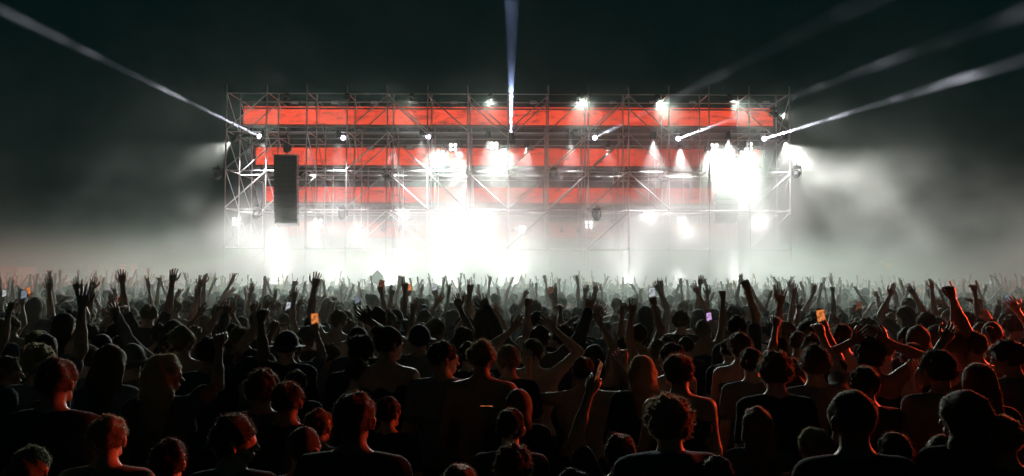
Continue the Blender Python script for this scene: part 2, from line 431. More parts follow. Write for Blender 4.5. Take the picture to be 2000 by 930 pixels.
# floor lamps added along the deck to fill the smoke with white light
FL = [(-12.6,3.2,.5),(-9.6,4.0,.7),(-6.4,3.2,.6),(-3.2,5.0,.9),(0.2,3.4,.8),(3.4,5.2,.5),(6.6,3.4,.8),(9.6,4.4,.9),(12.6,3.0,.6)]
FN = ['floor lamp in the smoke at the far left of the deck','floor lamp in the smoke below the left speaker column','floor lamp right of the left speaker column foot','floor lamp left of centre deep in the smoke','floor lamp at the centre of the deck',
      'floor lamp right of centre, before the performer desk end','floor lamp in the smoke on the right half','floor lamp in the smoke below the right speaker column','floor lamp at the far right of the deck']
BPOW = 1150; DOWN = 3000; CROWD = 8000; SIDE = 11000; WASH = 15000; REDP = 4300
for px, py, Y, pw, lab in BL: blinder(px, py, Y, BPOW*pw*(0.11 if py > 400 else .40), lab, cone=130 if py > 400 else 80)

for (dx, dv, pw), lab in zip(FL, FN):
    p = Vector((SX+dx, SY+dv, 1.62)); t = empty('floor_lamp', p, 0, lab, 'stage lamp', 'floor lamps along the deck')
    Mx = Matrix.Rotation(R(55), 4, 'X')
    MB().lathe([(.05,-.16),(.15,-.14),(.17,.06),(.16,.09)], 14, M=Mx).build('housing', black, t); MB().lathe([(.14,.092),(.13,.10),(.02,.105)], 14, M=Mx).build('lens', lens_white, t)
    MB().box((0,0,-.19), (.3,.24,.05)).box((-.18,0,-.08), (.02,.06,.22)).box((.18,0,-.08), (.02,.06,.22)).build('bracket', black, t)
    spot('floor_light', p + Vector((0,-.12,.14)), p + Vector((0,-6,1.6)), BPOW*pw*3.6, 130, .8, (1,.925,.95), .03)
# wash lamps added beside the high blinders to rim the crowd
for q, (px, py, pw) in enumerate(((866,296,.6),(984,292,.3),(1382,296,.6),(1446,296,.45))):
    p = at(px, py, SY+1.6); moving_head(p, p+Vector((0,-8,-3)), lens_white, ['white wash lamp touching the blazing lamp left of centre','white wash lamp at the foot of the centre blue beam','white wash lamp left of the right speaker hoist','white wash lamp right of the right speaker hoist'][q], 'white wash lamps over the crowd', .9)
    spot('wash_light', p + Vector((0,-.35,-.1)), (p.x*.97, 26, 1.5), WASH*pw, 46, 1.0, (.88,1,.92), .03)

# can lamps added along the upper front to light the smoke evenly from above
CAN = MB().lathe([(.06,-.24),(.12,-.22),(.13,.10),(.14,.12)], 12, M=Matrix.Rotation(R(180),4,'X')).box((0,0,.16),(.03,.03,.30)).box((.15,0,-.02),(.012,.04,.3)).box((-.15,0,-.02),(.012,.04,.3)).mesh('down_lamp', [black])
DL = [(-14.0,1.0),(-12.4,1.3),(-10.8,1.1),(-8.6,1.2),(-6.2,.7),(-4.4,1.2),(-2.6,1.7),(-1.0,1.2),(1.0,.7),(3.2,.25),(5.4,.35),(7.4,1.0),(9.3,1.6),(11.2,1.7),(12.8,1.2),(14.1,1.0)]
nth = ['first','second','third','fourth','fifth','sixth','seventh','eighth']
for q, (dx, pw) in enumerate(DL):
    Y = SY - .45 if q % 2 else SY + 2.2
    p = Vector((SX+dx, Y, 9.15)); o = bpy.data.objects.new('down_lamp', CAN); link(o); o.location = p
    tag(o, 'small black can lamp under the top strip, ' + (nth[q] + ' from the left end' if q < 8 else nth[15-q] + ' from the right end'), 'stage lamp', 'can lamps under the top strip')
    tg = (p.x*1.02, SY-1.2 if q % 2 else SY+1.0, 1.0)
    spot('down_light', p + Vector((0,0,-.2)), tg, DOWN*pw, 64, 1.0, (1,.925,.95), .02)
for q, (dx, pw) in enumerate(((-11.3,1.0),(-8.2,.9),(-4.9,1.0),(-.9,1.1),(3.6,1.1),(7.6,1.0),(11.3,1.0))):  # lamps added on the top tube to brighten the middle crowd
    p = Vector((SX+dx, SY-.35, 11.05)); tg = Vector((p.x*.95, 16.5, 1.6))
    moving_head(p, tg, lens_off, 'dim lamp on the top tube of the scaffold, ' + ['at its left end','second from its left end','third from its left end','just left of the blue beam','first right of the blue beam','second right of the blue beam','at its right end'][q], 'lamps along the top tube', .7)
    spot('crowd_light', p + (tg-p).normalized()*.35, tg, CROWD*pw, 30, .75, (.88,1,.90), .02)
# lamps added at both ends to light the smoke blowing out sideways
for q, (dx, z, pw) in enumerate(((-14.3, 9.2, 2.8), (14.3, 9.2, 1.5), (14.0, 10.6, .4))):
    sx = 1 if dx > 0 else -1; p = Vector((SX+dx, SY+1.0, z)); tg = Vector((p.x + sx*9, SY, 2.5 if q < 2 else 9))
    moving_head(p, tg, lens_off, ['dark side lamp high on the left end of the scaffold, turned outward','dark side lamp high on the right end of the scaffold, turned outward','dark side lamp at the upper right corner of the scaffold'][q], 'side lamps at the stage ends', 1.0)
    spot('side_light', p + (tg-p).normalized()*.3, tg, SIDE*pw, 75, 1.0, (1,.97,.93), .02)
# long truss hung low over the deck, with par lamps
tr = truss(SX-7.6, SX+7.0, SY+6.0, 4.95, .34, 'dark truss hung low across the middle of the stage, inside the smoke')
PAR = MB().lathe([(.05,-.2),(.11,-.18),(.12,.12),(.125,.14)], 12, M=Matrix.Rotation(R(115),4,'X')).box((0,0,.12),(.03,.03,.26)).mesh('par_lamp', [black])
for i in range(16):
    if i in (5,6,7): continue
    o = bpy.data.objects.new('par_lamp', PAR); link(o); o.location = (SX-7.3+i*.95, SY+5.8, 4.72)
    tag(o, 'small dark par lamp under the low middle truss, ' + ('first','second','third','fourth','fifth','','','','first','second','third','fourth','fifth','sixth','seventh','eighth')[i] + (' from its left end' if i < 5 else ' right of the brightest smoke'), 'par lamp', 'par lamps under the low truss')
# performer desk
dk = empty('performer_desk', (SX+4.6, SY+5.4, 1.4+.0), 0, 'performer desk with decks and mixer on the stage, veiled by smoke', 'desk')
MB().bbox((0,0,.50), (2.6,.8,1.0), .03).build('counter', black, dk); MB().bbox((0,0,1.03), (2.8,.95,.05), .01).build('desk_top', deck_m, dk)
for k, x in enumerate((-.8,-.4,.4,.8)): MB().bbox((x,0,1.09), (.34,.42,.08), .01).tube((x,0,1.13),(x,0,1.15),.12,n=14).build('deck_player', black, dk)
MB().bbox((0,0,1.10), (.36,.44,.10), .01).build('mixer', black, dk)

# red floodlights on stands beside the field
def red_flood(loc, target, power, cone, label, col=(1,.085,.03), size=.15):
    t = empty('red_floodlight', (loc[0], loc[1], 0), 0, label, 'floodlight', 'red floodlights beside the field')
    z = loc[2]; m = MB(); m.tube((0,0,0), (0,0,z-.2), .04)
    for k in range(3): a = k*2.094; m.tube((0,0,.7), (.7*math.cos(a), .7*math.sin(a), .02), .025, n=6)
    m.build('stand', black, t)
    q = (Vector(target)-Vector(loc)).to_track_quat('Z', 'Y').to_matrix().to_4x4()
    h = MB().lathe([(.08,-.25),(.2,-.2),(.24,.02),(.25,.06)], 16, M=Matrix.Translation((0,0,z)) @ q).build('housing', black, t)
    MB().lathe([(.22,.062),(.2,.07),(.02,.075)], 16, M=Matrix.Translation((0,0,z)) @ q).build('lens', mat('red_lens', (.2,.02,.02), .3, 0, col, 12), t)
    d = (Vector(target)-Vector(loc)).normalized(); spot('red_light', Vector(loc)+d*.15, target, power, cone, .5, col, size)
red_flood((8.6, 10.4, 3.0), (3.5, 4.7, 1.4), REDP, 46, 'red floodlight on a stand to the right of the crowd')
red_flood((-25, 20, 3.9), (-11, 29, 2.1), REDP*2.8, 34, 'orange-red floodlight on a stand to the left of the crowd', (1,.15,.045))
red_flood((25, 19, 3.9), (14, 26, 2.1), REDP*1.2, 34, 'faint red floodlight on a stand far to the right', (1,.10,.05))
# ------------------------------------------------------------------ people: distance-field figures meshed on a rectilinear grid
def nrm(v): v = np.asarray(v, float); return v/np.linalg.norm(v)
class Field:
    def __init__(s, xs, ys, zs):
        s.x, s.y, s.z = (np.asarray(a, np.float32) for a in (xs, ys, zs))
        s.f = np.full((len(xs), len(ys), len(zs)), 0.5, np.float32)
    def _sub(s, lo, hi):
        r = []
        for c, a, b in zip((s.x, s.y, s.z), lo, hi):
            r.append(slice(int(np.searchsorted(c, a)), int(np.searchsorted(c, b))))
        return tuple(r)
    def cap(s, a, b, r0, r1=None, k=0.03, sc=(1,1,1), noise=None, sub=False):
        """tapered capsule from a to b, squashed by sc about its middle, smoothly joined (or carved) by k"""
        r1 = r0 if r1 is None else r1; a = np.asarray(a, float); b = np.asarray(b, float); sc = np.asarray(sc, float); m = max(r0, r1)*max(1, sc.max()) + k + .035
        c = (a+b)/2; a2 = (a-c)/sc; b2 = (b-c)/sc
        sl = s._sub(np.minimum(a, b)-m, np.maximum(a, b)+m)
        X = ((s.x[sl[0]]-c[0])/sc[0])[:,None,None]; Y = ((s.y[sl[1]]-c[1])/sc[1])[None,:,None]; Z = ((s.z[sl[2]]-c[2])/sc[2])[None,None,:]
        ab = b2-a2; L = float(ab@ab)
        t = np.clip(((X-a2[0])*ab[0] + (Y-a2[1])*ab[1] + (Z-a2[2])*ab[2])/L, 0, 1) if L > 1e-9 else np.zeros((1,1,1), np.float32)
        d = (np.sqrt((X-a2[0]-t*ab[0])**2 + (Y-a2[1]-t*ab[1])**2 + (Z-a2[2]-t*ab[2])**2) - (r0+(r1-r0)*t))*sc.min()
        if noise is not None: d = d + noise(X*sc[0]+c[0], Y*sc[1]+c[1], Z*sc[2]+c[2])
        f = s.f[sl]
        if f.size == 0: return s
        if sub:
            h = np.clip(.5 - .5*(f+d)/k, 0, 1); s.f[sl] = f*(1-h) + (-d)*h + k*h*(1-h)
        else:
            h = np.clip(.5 + .5*(f-d)/k, 0, 1); s.f[sl] = f*(1-h) + d*h - k*h*(1-h)
        return s
    def cut(s, n, p):   # keep the side where (x-p).n < 0
        d = (s.x[:,None,None]-p[0])*n[0] + (s.y[None,:,None]-p[1])*n[1] + (s.z[None,None,:]-p[2])*n[2]
        s.f = np.maximum(s.f, d.astype(np.float32)); return s
    def mesh(s):
        f = s.f; f[0] = f[-1] = .5; f[:,0] = f[:,-1] = .5; f[:,:,0] = f[:,:,-1] = .5
        ins = f < 0
        n = [m-1 for m in f.shape]
        cnt = np.zeros(n, np.int8); acc = np.zeros(n+[3], np.float32)
        C = (s.x, s.y, s.z)
        def sh(a, o): return a[o[0]:o[0]+n[0], o[1]:o[1]+n[1], o[2]:o[2]+n[2]]
        for ax in range(3):
            for u in (0, 1):
                for w in (0, 1):
                    o0 = [0,0,0]; o1 = [0,0,0]; others = [q for q in range(3) if q != ax]
                    o0[others[0]] = o1[others[0]] = u; o0[others[1]] = o1[others[1]] = w; o1[ax] = 1
                    A, B = sh(f, o0), sh(f, o1); m = sh(ins, o0) != sh(ins, o1)
                    idx = np.nonzero(m)
                    t = A[idx]/(A[idx]-B[idx])
                    for q in range(3):
                        c0 = C[q][idx[q]+o0[q]]
                        acc[idx[0], idx[1], idx[2], q] += (c0 + t*(C[q][idx[q]+1]-c0)) if q == ax else c0
                    cnt[idx] += 1
        act = cnt > 0; vid = np.full(n, -1, np.int32); na = int(act.sum()); vid[act] = np.arange(na)
        v = acc[act]/cnt[act][:,None]
        faces = []
        for ax in range(3):
            o = [q for q in range(3) if q != ax]
            if ax == 1: o = o[::-1]
            sl0 = [slice(1,-1)]*3; sl0[ax] = slice(0,-1); sl1 = [slice(1,-1)]*3; sl1[ax] = slice(1,None)
            A, B = ins[tuple(sl0)], ins[tuple(sl1)]
            i = np.argwhere(A != B); 
            if not len(i): continue
            flip = A[tuple(i.T)]
            base = i.copy(); base[:, o[0]] += 1; base[:, o[1]] += 1
            def at_(du, dw):
                b = base.copy(); b[:, o[0]] -= du; b[:, o[1]] -= dw; return vid[tuple(b.T)]
            q = np.stack([at_(1,1), at_(0,1), at_(0,0), at_(1,0)], 1)
            q[~flip] = q[~flip][:, ::-1]; faces.append(q)
        fc = np.concatenate(faces) if faces else np.zeros((0,4), int)
        fc = fc[(fc >= 0).all(1)]
        return v, fc
def smooth_mesh(v, f, it=1, lam=.5):
    e = np.concatenate([f[:, [0,1]], f[:, [1,2]], f[:, [2,3]], f[:, [3,0]]])
    for _ in range(it):
        s = np.zeros_like(v); c = np.zeros(len(v))
        np.add.at(s, e[:,0], v[e[:,1]]); np.add.at(s, e[:,1], v[e[:,0]]); np.add.at(c, e[:,0], 1); np.add.at(c, e[:,1], 1)
        v = v*(1-lam) + lam*s/np.maximum(c, 1)[:,None]
    return v
def vnormals(v, f):
    n = np.cross(v[f[:,2]]-v[f[:,0]], v[f[:,3]]-v[f[:,1]]); out = np.zeros_like(v)
    for k in range(4): np.add.at(out, f[:,k], n)
    return out/np.maximum(np.linalg.norm(out, axis=1), 1e-9)[:,None]
def grid_axis(lo, hi, fine_lo, fine_hi, df, dc, dcl=None):
    out = []; x = lo
    while x < hi:
        out.append(x)
        x += df if fine_lo <= x < fine_hi else (dcl if (dcl and x < fine_lo - .7) else dc)
    out.append(hi); return out
def np_mesh(name, parts, mats):
    """parts: list of (verts, faces as lists/arrays, material index); one mesh"""
    vs = np.concatenate([p[0] for p in parts]).astype(np.float32); off = 0; loops = []; starts = []; tot = []; mi = []; n = 0
    for v, f, m in parts:
        f = np.asarray(f)
        k = f.shape[1]; loops.append((f+off).ravel()); tot.append(np.full(len(f), k)); mi.append(np.full(len(f), m)); off += len(v)
    loops = np.concatenate(loops).astype(np.int32); tot = np.concatenate(tot).astype(np.int32); mi = np.concatenate(mi).astype(np.int32)
    starts = np.concatenate([[0], np.cumsum(tot)[:-1]]).astype(np.int32)
    me = bpy.data.meshes.new(name); me.vertices.add(len(vs)); me.vertices.foreach_set('co', vs.ravel())
    me.loops.add(len(loops)); me.loops.foreach_set('vertex_index', loops)
    me.polygons.add(len(tot)); me.polygons.foreach_set('loop_start', starts)
    for m in mats: me.materials.append(m)
    me.polygons.foreach_set('material_index', mi); me.polygons.foreach_set('use_smooth', np.ones(len(tot), bool))
    me.update(calc_edges=True); me.validate(); return me

def seg_tube(pts, rads, n=5):
    """tube along points, rounded tip; returns verts, quads"""
    vs = []; pts = [np.asarray(p, float) for p in pts]
    tip = pts[-1] + nrm(pts[-1]-pts[-2])*rads[-1]*.8
    pts = pts + [tip]; rads = list(rads) + [rads[-1]*.35]
    for i, p in enumerate(pts):
        d = nrm(pts[min(i+1, len(pts)-1)] - pts[max(i-1, 0)])
        a = nrm(np.cross(d, (0.31, .52, .79))); b = np.cross(d, a)
        for k in range(n):
            t = 2*math.pi*k/n; vs.append(p + rads[i]*(a*math.cos(t)+b*math.sin(t)))
    f = []
    for i in range(len(pts)-1):
        for k in range(n):
            j = (k+1) % n; f.append((i*n+k, i*n+j, (i+1)*n+j, (i+1)*n+k))
    m = (len(pts)-1)*n
    f.append((m, m+1, m+2, m+3)); f.append((m+3, m+4, m, m))if n == 5 else None
    return np.array(vs), np.array([q for q in f if q and len(set(q)) == 4])
def hand_parts(wrist, d, side, kind, lod=0, palm_n=None):
    """palm, four unequal fingers and a thumb; side=+1 right hand; d: direction the hand points"""
    d = nrm(d); pn = nrm(palm_n if palm_n is not None else (0, 1, .05)); pn = nrm(pn - d*(pn@d)); s = np.cross(d, pn)*side   # s points to the thumb side... 
    s = -s if side > 0 else -s
    thumb = s
    W = np.asarray(wrist, float); out = []
    # palm: flattened tube from wrist to knuckles
    n = 8; rings = [(0.0, .027, .019), (.03, .036, .018), (.065, .042, .016), (.09, .041, .013)]
    vs = []
    for t, w, h in rings:
        for k in range(n):
            a = 2*math.pi*k/n; vs.append(W + d*t + thumb*w*math.cos(a) + pn*h*math.sin(a))
    f = [(i*n+k, i*n+(k+1) % n, (i+1)*n+(k+1) % n, (i+1)*n+k) for i in range(3) for k in range(n)]
    m = 3*n; f += [(m, m+1, m+2, m+7), (m+2, m+3, m+6, m+7), (m+3, m+4, m+5, m+6)]
    out.append((np.array(vs), np.array(f)))
    F = [(.030, .072, .0088), (.010, .080, .0090), (-.010, .074, .0086), (-.029, .058, .0076)]
    for q, (o, L, r) in enumerate(F):
        b = W + d*.085 + thumb*o
        spread = o*{'open': 7.0, 'wave': 4.0}.get(kind, 1.5)
        curl = {'open': .12, 'wave': .35, 'fist': 1.75, 'hold': 1.25, 'point': 0.1 if q == 0 else 1.75, 'horns': .1 if q in (0, 3) else 1.75, 'two': .1 if q in (0, 1) else 1.7, 'relaxed': .65}[kind]
        curl += [0, .05, .1, .05][q]
        p = b; pts = [b - d*.012]; dd = nrm(d + thumb*spread)
        for j, fr in enumerate((.42, .33, .25)):
            ang = curl*(.35 if j == 0 else .9) * (1 if j < 2 else 1)
            if kind in ('fist', 'hold', 'point', 'horns', 'two') and curl > 1: ang = curl*(.55 + .35*j)
            dj = dd*math.cos(ang) + pn*math.sin(ang)
            pts.append(p); p = p + dj*L*fr
        pts.append(p)
        out.append(seg_tube(pts, [r*1.1, r*1.1, r, r*.93, r*.85], 5))
    tb = W + d*.028 + thumb*.026
    if kind in ('open', 'wave', 'relaxed'): td = nrm(thumb*.85 + d*.75 + pn*.2)
    else: td = nrm(thumb*.25 + d*.7 + pn*.75)
    out.append(seg_tube([tb, tb+td*.034, tb+td*.034+nrm(td + d*.5)*.03, tb+td*.034+nrm(td + d*.5)*.03+nrm(td*.4+d*.9 - (thumb*.3 if kind not in ('open','wave') else 0))*.026], [.015, .012, .0105, .0095], 5))
    return out

ARM = {   # upper-arm direction, forearm direction (x = outwards, y = forwards, z = up), hand kind
 'down': ((.22,-.05,-1), (.05,.30,-1), 'relaxed'), 'fold': ((.3,.1,-1), (-.75,.75,.15), 'relaxed'),
 'up': ((.35,.10,1), (.02,.08,1), 'open'), 'up_out': ((.85,.15,.8), (.45,.1,1), 'open'), 'up_in': ((.75,.20,.75), (-.55,.12,.9), 'wave'),
 'fist': ((.30,.30,.9), (-.05,.15,1), 'fist'), 'point': ((.25,.45,.9), (.02,.35,1), 'point'), 'horns': ((.4,.25,.9), (.06,.05,1), 'horns'),
 'two': ((.35,.3,.9), (-.1,.1,1), 'two'), 'bent': ((.9,.35,-.1), (.05,.35,1), 'wave'), 'on_head': ((.95,.05,.75), (-.95,.0,.45), 'wave'),
 'phone': ((.35,.75,.35), (-.20,.45,.95), 'hold'), 'phone_high': ((.3,.45,.85), (-.1,.2,1), 'hold'), 'low_phone': ((.25,.35,-.9), (-.25,.85,.35), 'hold'),
 'wide': ((1,.1,.35), (.7,.15,.8), 'open'), 'lean_in': ((.15,.35,1), (-.45,.15,1), 'open'), 'flop': ((.3,.35,.95), (-.15,.75,.55), 'relaxed'),
}
def head_prims(F, P, Rm, q=0, sm=0.016):
    T = lambda p: P + Rm @ np.asarray(p, float)
    F.cap(T((0,-.022,.115)), T((0,.012,.118)), .080, .078, k=.03)           # skull
    F.cap(T((0,.0,.145)), T((0,-.02,.145)), .070, .070, k=.02)
    F.cap(T((0,.045,.085)), T((0,.050,.045)), .056, .042, k=.03)              # face to jaw
    F.cap(T((-.022,.070,.018)), T((.022,.070,.018)), .020, k=.025)          # chin
    F.cap(T((0,.1,.09)), T((0,.119,.062)), .008, .013, k=sm)                 # nose
    F.cap(T((-.04,.088,.107)), T((.04,.088,.107)), .010, k=.02)              # brow
    F.cap(T((-.016,.098,.034)), T((.016,.098,.034)), .008, k=.01)            # lips
    if q == 0:
        for sx in (-1, 1):
            F.cap(T((sx*.031,.100,.090)), T((sx*.031,.101,.090)), .010, k=.010, sub=True)
            F.cap(T((sx*.031,.088,.090)), T((sx*.031,.088,.090)), .0115, k=.004)
    for sx in (-1, 1): F.cap(T((sx*.079,-.002,.062)), T((sx*.086,-.014,.100)), .010, .014, k=.012)
def figure(aL='down', aR='down', yaw=0.0, pitch=0.0, hair='short', top='tee', res=0, broad=1.0, seed=0, lean=0.0, hand_up=None, legs=True, roll=0.0):
    """returns dict of part name -> list of (verts, faces, mat index) plus the hand positions; height 1.78, facing +Y"""
    rg = np.random.RandomState(seed+5); ph = rg.rand(9)*6
    df, dc = ((.0105, .020), (.015, .025), (.030, .036))[res]
    P0 = np.array((0, .012+lean*.12, 1.535)); 
    cy, sy = math.cos(yaw), math.sin(yaw); cp_, sp = math.cos(pitch), math.sin(pitch)
    Rm = np.array([[cy,-sy,0],[sy,cy,0],[0,0,1]]) @ np.array([[1,0,0],[0,cp_,-sp],[0,sp,cp_]]) @ np.array([[math.cos(roll),0,math.sin(roll)],[0,1,0],[-math.sin(roll),0,math.cos(roll)]])
    joints = {}
    for sx, a in ((-1, aL), (1, aR)):
        u, fo, kind = ARM[a] if isinstance(a, str) else a
        u = nrm(np.array(u)*(sx,1,1) + rg.uniform(-.08,.08,3)); fo = nrm(np.array(fo)*(sx,1,1) + rg.uniform(-.10,.10,3))
        lift = max(0, u[2])*.05
        sh = np.array((sx*(.170*broad - lift*.35), lean*.08, 1.415+lift)); el = sh + u*.285; wr = el + fo*.255
        hd = nrm(fo + (0, .12, .0) + rg.uniform(-.12,.12,3))
        joints[sx] = (sh, el, wr, hd, kind)
    pts = np.array([j[q] for j in joints.values() for q in range(3)])
    lo = np.minimum(pts.min(0)-.10, (-.30,-.26,0)); hi = np.maximum(pts.max(0)+.10, (.30,.26,1.88))
    zl = 0.0 if legs else 1.0
    xs = grid_axis(lo[0], hi[0], -.12, .12, df, dc); ys = grid_axis(min(lo[1], -.22), hi[1], -.13+P0[1], .15+P0[1], df, dc)
    zs = grid_axis(zl, hi[2], 1.53, 1.82, df, dc, .05)
    F = Field(xs, ys, zs); L = lean*.08
    # torso
    F.cap((-.075*broad,0,.95), (.075*broad,0,.95), .112, k=.05, sc=(1,.85,1))
    F.cap((0,.0,1.0), (0,L*.4,1.2), .128*broad, .132*broad, k=.05, sc=(1.05,.78,1))
    F.cap((-.085*broad,L,1.30), (.085*broad,L,1.30), .118, k=.05, sc=(1,.82,1.1))
    F.cap((-.125*broad,L-.01,1.405), (.125*broad,L-.01,1.405), .062, k=.05)
    F.cap((0,L-.012,1.40), P0+(0,-.012,.02), .060, .054, k=.03)
    for sx in (-1, 1):
        sh, el, wr, hd, kind = joints[sx]
        F.cap((sx*.02,L-.02,1.49), sh+(0,-.01,.0), .035, .048, k=.045)
        F.cap(sh, sh+(el-sh)*.35, .058, .050, k=.035); F.cap(sh, el, .050, .040, k=.02)
        F.cap(el, wr, .041, .026, k=.02); F.cap(el, el+(wr-el)*.45, .041, .040, k=.015)
        F.cap(wr, wr+hd*.04, .025, .024, k=.015)
        F.cap((sx*.06,L-.035,1.33), (sx*.10,L-.035,1.24), .050, .04, k=.04)
        if legs:
            F.cap((sx*.085,0,.92), (sx*.10,.02,.50), .092, .060, k=.03); F.cap((sx*.10,.02,.50), (sx*.105,-.01,.09), .056, .038, k=.02)
            F.cap((sx*.105,-.02,.045), (sx*.12,.13,.03), .038, .030, k=.02)
    head_prims(F, P0, Rm, res)
    v, f = F.mesh()
    body = [(v, f, 0)]; hands = {}
    for sx in (-1, 1):
        sh, el, wr, hd, kind = joints[sx]
        if res < 2:
            body += [(a, b, 0) for a, b in hand_parts(wr+hd*.02, hd, sx, kind)]
        else:
            n_ = nrm(np.cross(hd, (1,.2,0))); w_ = .030 if kind in ('fist','hold') else .036
            l_ = .09 if kind in ('fist','hold') else .15
            body.append((*seg_tube([wr, wr+hd*.05, wr+hd*l_], [.024, w_, .028], 5), 0))
            if kind in ('point','horns','two','open'): 
                for o in ((.02,), (-.03,.03), (0,.02), (-.04,0,.04))[['point','horns','two','open'].index(kind)]:
                    body.append((*seg_tube([wr+hd*.09, wr+hd*.19+np.array((o,0,0))], [.011, .009], 5), 0))
        hands[sx] = (wr+hd*.10, hd)
    out = {'body': body}
    # hair
    T = lambda p: P0 + Rm @ np.asarray(p, float)
    amp, fr = {'short': (.007, 62), 'cropped': (.003, 70), 'curly': (.013, 75), 'messy': (.010, 45), 'long': (.004, 46), 'wavy': (.008, 44), 'bun': (.004, 50), 'ponytail': (.004, 50), 'cap': (0, 1), 'bald': (0, 1), 'hood': (.004, 20), 'buckethat': (0,1)}[hair]
    def nz(X, Y, Z):
        return -amp*(np.sin(X*fr+ph[0]+2*np.sin(Z*fr*.4+ph[1]))*np.sin(Y*fr*.9+ph[2])+.6*np.sin(Z*fr*1.1+ph[3]+X*fr*.5)*np.sin(X*fr*1.3+ph[5])) 
    if hair != 'bald':
        ext = .34 if hair in ('long','wavy','ponytail','hood') else .08
        c = T((0,0,.1)); dh = (.011, .014, .030)[res]
        H = Field(np.arange(c[0]-.20, c[0]+.20, dh), np.arange(c[1]-.24, c[1]+.20, dh), np.arange(c[2]-.16-ext, c[2]+.19, dh))
        g = {'short': .003, 'cropped': .0, 'curly': .014, 'messy': .008, 'long': .010, 'wavy': .016, 'bun': .004, 'ponytail': .004, 'cap': .010, 'hood': .022, 'buckethat': .010}[hair]
        H.cap(T((0,-.022,.118)), T((0,.010,.123)), .083+g, .081+g, k=.02, noise=nz)
        H.cap(T((0,-.010,.150)), T((0,-.03,.142)), .072+g, .072+g, k=.02, noise=nz)
        fz = .088 if hair in ('cap','buckethat') else .070
        n_ = Rm @ nrm((0, .62, -.78 if hair not in ('cap','buckethat') else -1.2)); H.cut(n_, T((0, .085, .13)) if hair not in ('cap','buckethat') else T((0,.06,.115)))
        if hair in ('short','cropped','bun','ponytail','curly','messy'): H.cut(Rm @ nrm((0,-.25,-1)), T((0,-.08,.045)))
        if hair in ('long','wavy','hood'):
            H.cap(T((0,-.045,.08)), P0+(0,-.085,-.02), .080+g*.5, .085, k=.03, noise=nz, sc=(1.05,.8,1))
            H.cap(P0+(0,-.085,-.02), P0+(0,-.105,-.22 if hair != 'hood' else -.08), .088, .065, k=.03, noise=nz, sc=(1.1,.55,1))
            for sx in (-1, 1): H.cap(T((sx*.07,-.01,.09)), P0+(sx*.085,-.04,-.12), .030, .026, k=.03, noise=nz)
        if hair == 'bun': H.cap(T((0,-.095,.185)), T((0,-.11,.19)), .036, k=.01, noise=nz)
        if hair == 'ponytail': H.cap(T((0,-.105,.16)), T((0,-.14,.15)), .022, .03, k=.012, noise=nz); H.cap(T((0,-.14,.15)), P0+(0,-.15,-.05), .032, .018, k=.012, noise=nz)
        if hair == 'cap':
            H.cap(T((0,.07,.135)), T((0,.15,.118)), .062, .05, k=.008, sc=(1,1,.14))
        if hair == 'buckethat':
            H.cap(T((0,-.005,.10)), T((0,.005,.10)), .15, .15, k=.012, sc=(1,1,.10))
        hv, hf = H.mesh()
        if len(hv):
            hp = [(hv, hf, 0)]
            if res < 2 and hair not in ('cap','hood','buckethat'):
                nn = vnormals(hv, hf); m = {0: 1500, 1: 320}[res]; idx = rg.randint(0, len(hv), m)
                ln = {'short': .014, 'cropped': .007, 'curly': .022, 'messy': .022, 'long': .012, 'wavy': .016, 'bun': .010, 'ponytail': .010}[hair]
                b = hv[idx]; dirs = nn[idx] + rg.normal(0, .55, (m,3)) + np.array((0,0,-.1)); dirs /= np.linalg.norm(dirs, axis=1)[:,None]
                sd = np.cross(dirs, rg.normal(0,1,(m,3))); sd /= np.linalg.norm(sd, axis=1)[:,None]
                w = (.0020, .0038)[res]; l = (ln*rg.uniform(.4,1.3,m))[:,None]
                sv = np.stack([b-sd*w-dirs*.003, b+sd*w-dirs*.003, b+dirs*l], 1).reshape(-1,3); sf = np.arange(m*3).reshape(-1,3)
                hp.append((sv, sf, 0))
            out['cap' if hair in ('cap',) else 'hat' if hair == 'buckethat' else 'hair'] = hp
    # clothes
    wr_ = lambda X, Y, Z: -.0075*np.sin(Z*34+3*np.sin(X*9+ph[4])+ph[6])*np.sin(X*20+ph[7]+Y*15+Z*7)
    if top != 'bare':
        G = Field(grid_axis(xs[0], xs[-1], 9, 9, dc, dc), grid_axis(ys[0], ys[-1], 9, 9, dc, dc), grid_axis(.80 if legs else 1.0, zs[-1], 9, 9, dc, dc)); e = {'tee': .014, 'tank': .010, 'long': .016, 'hoodie': .028}[top]
        G.cap((-.075*broad,0,.95), (.075*broad,0,.95), .112+e, k=.05, sc=(1,.85,1), noise=wr_)
        G.cap((0,.0,1.0), (0,L*.4,1.2), .130*broad+e, .134*broad+e, k=.05, sc=(1.05,.80,1), noise=wr_)
        G.cap((-.085*broad,L,1.30), (.085*broad,L,1.30), .118+e, k=.05, sc=(1,.82,1.1 if top != 'tank' else .95), noise=wr_)
        if top == 'tank':
            for sx in (-1,1): G.cap((sx*.085,L-.06,1.36), (sx*.065,L-.015,1.475), .026, .022, k=.02); G.cap((sx*.085,L+.06,1.36), (sx*.065,L-.005,1.475), .026, .022, k=.02)
        else:
            G.cap((-.125*broad,L-.01,1.405), (.125*broad,L-.01,1.405), .062+e, k=.05, noise=wr_)
            for sx in (-1, 1):
                sh, el, wr, hd, kind = joints[sx]
                G.cap((sx*.045,L-.02,1.455), sh, .040+e, .052+e, k=.04)
                G.cap(sh, sh+(el-sh)*(.62 if top == 'tee' else 1.0), .054+e, .050+e if top == 'tee' else .045+e, k=.025, noise=wr_)
                if top in ('long','hoodie'): G.cap(el, wr, .044+e, .032+e, k=.02, noise=wr_)
            if top == 'tee': G.cap((-.030,L-.045,1.478), (.030,L-.045,1.478), .030, k=.015)
            if top == 'hoodie': G.cap((-.05,L-.075,1.47), (.05,L-.075,1.47), .055, k=.03)
        G.cut((0,0,-1), (0,0,.86 if legs else 1.02))
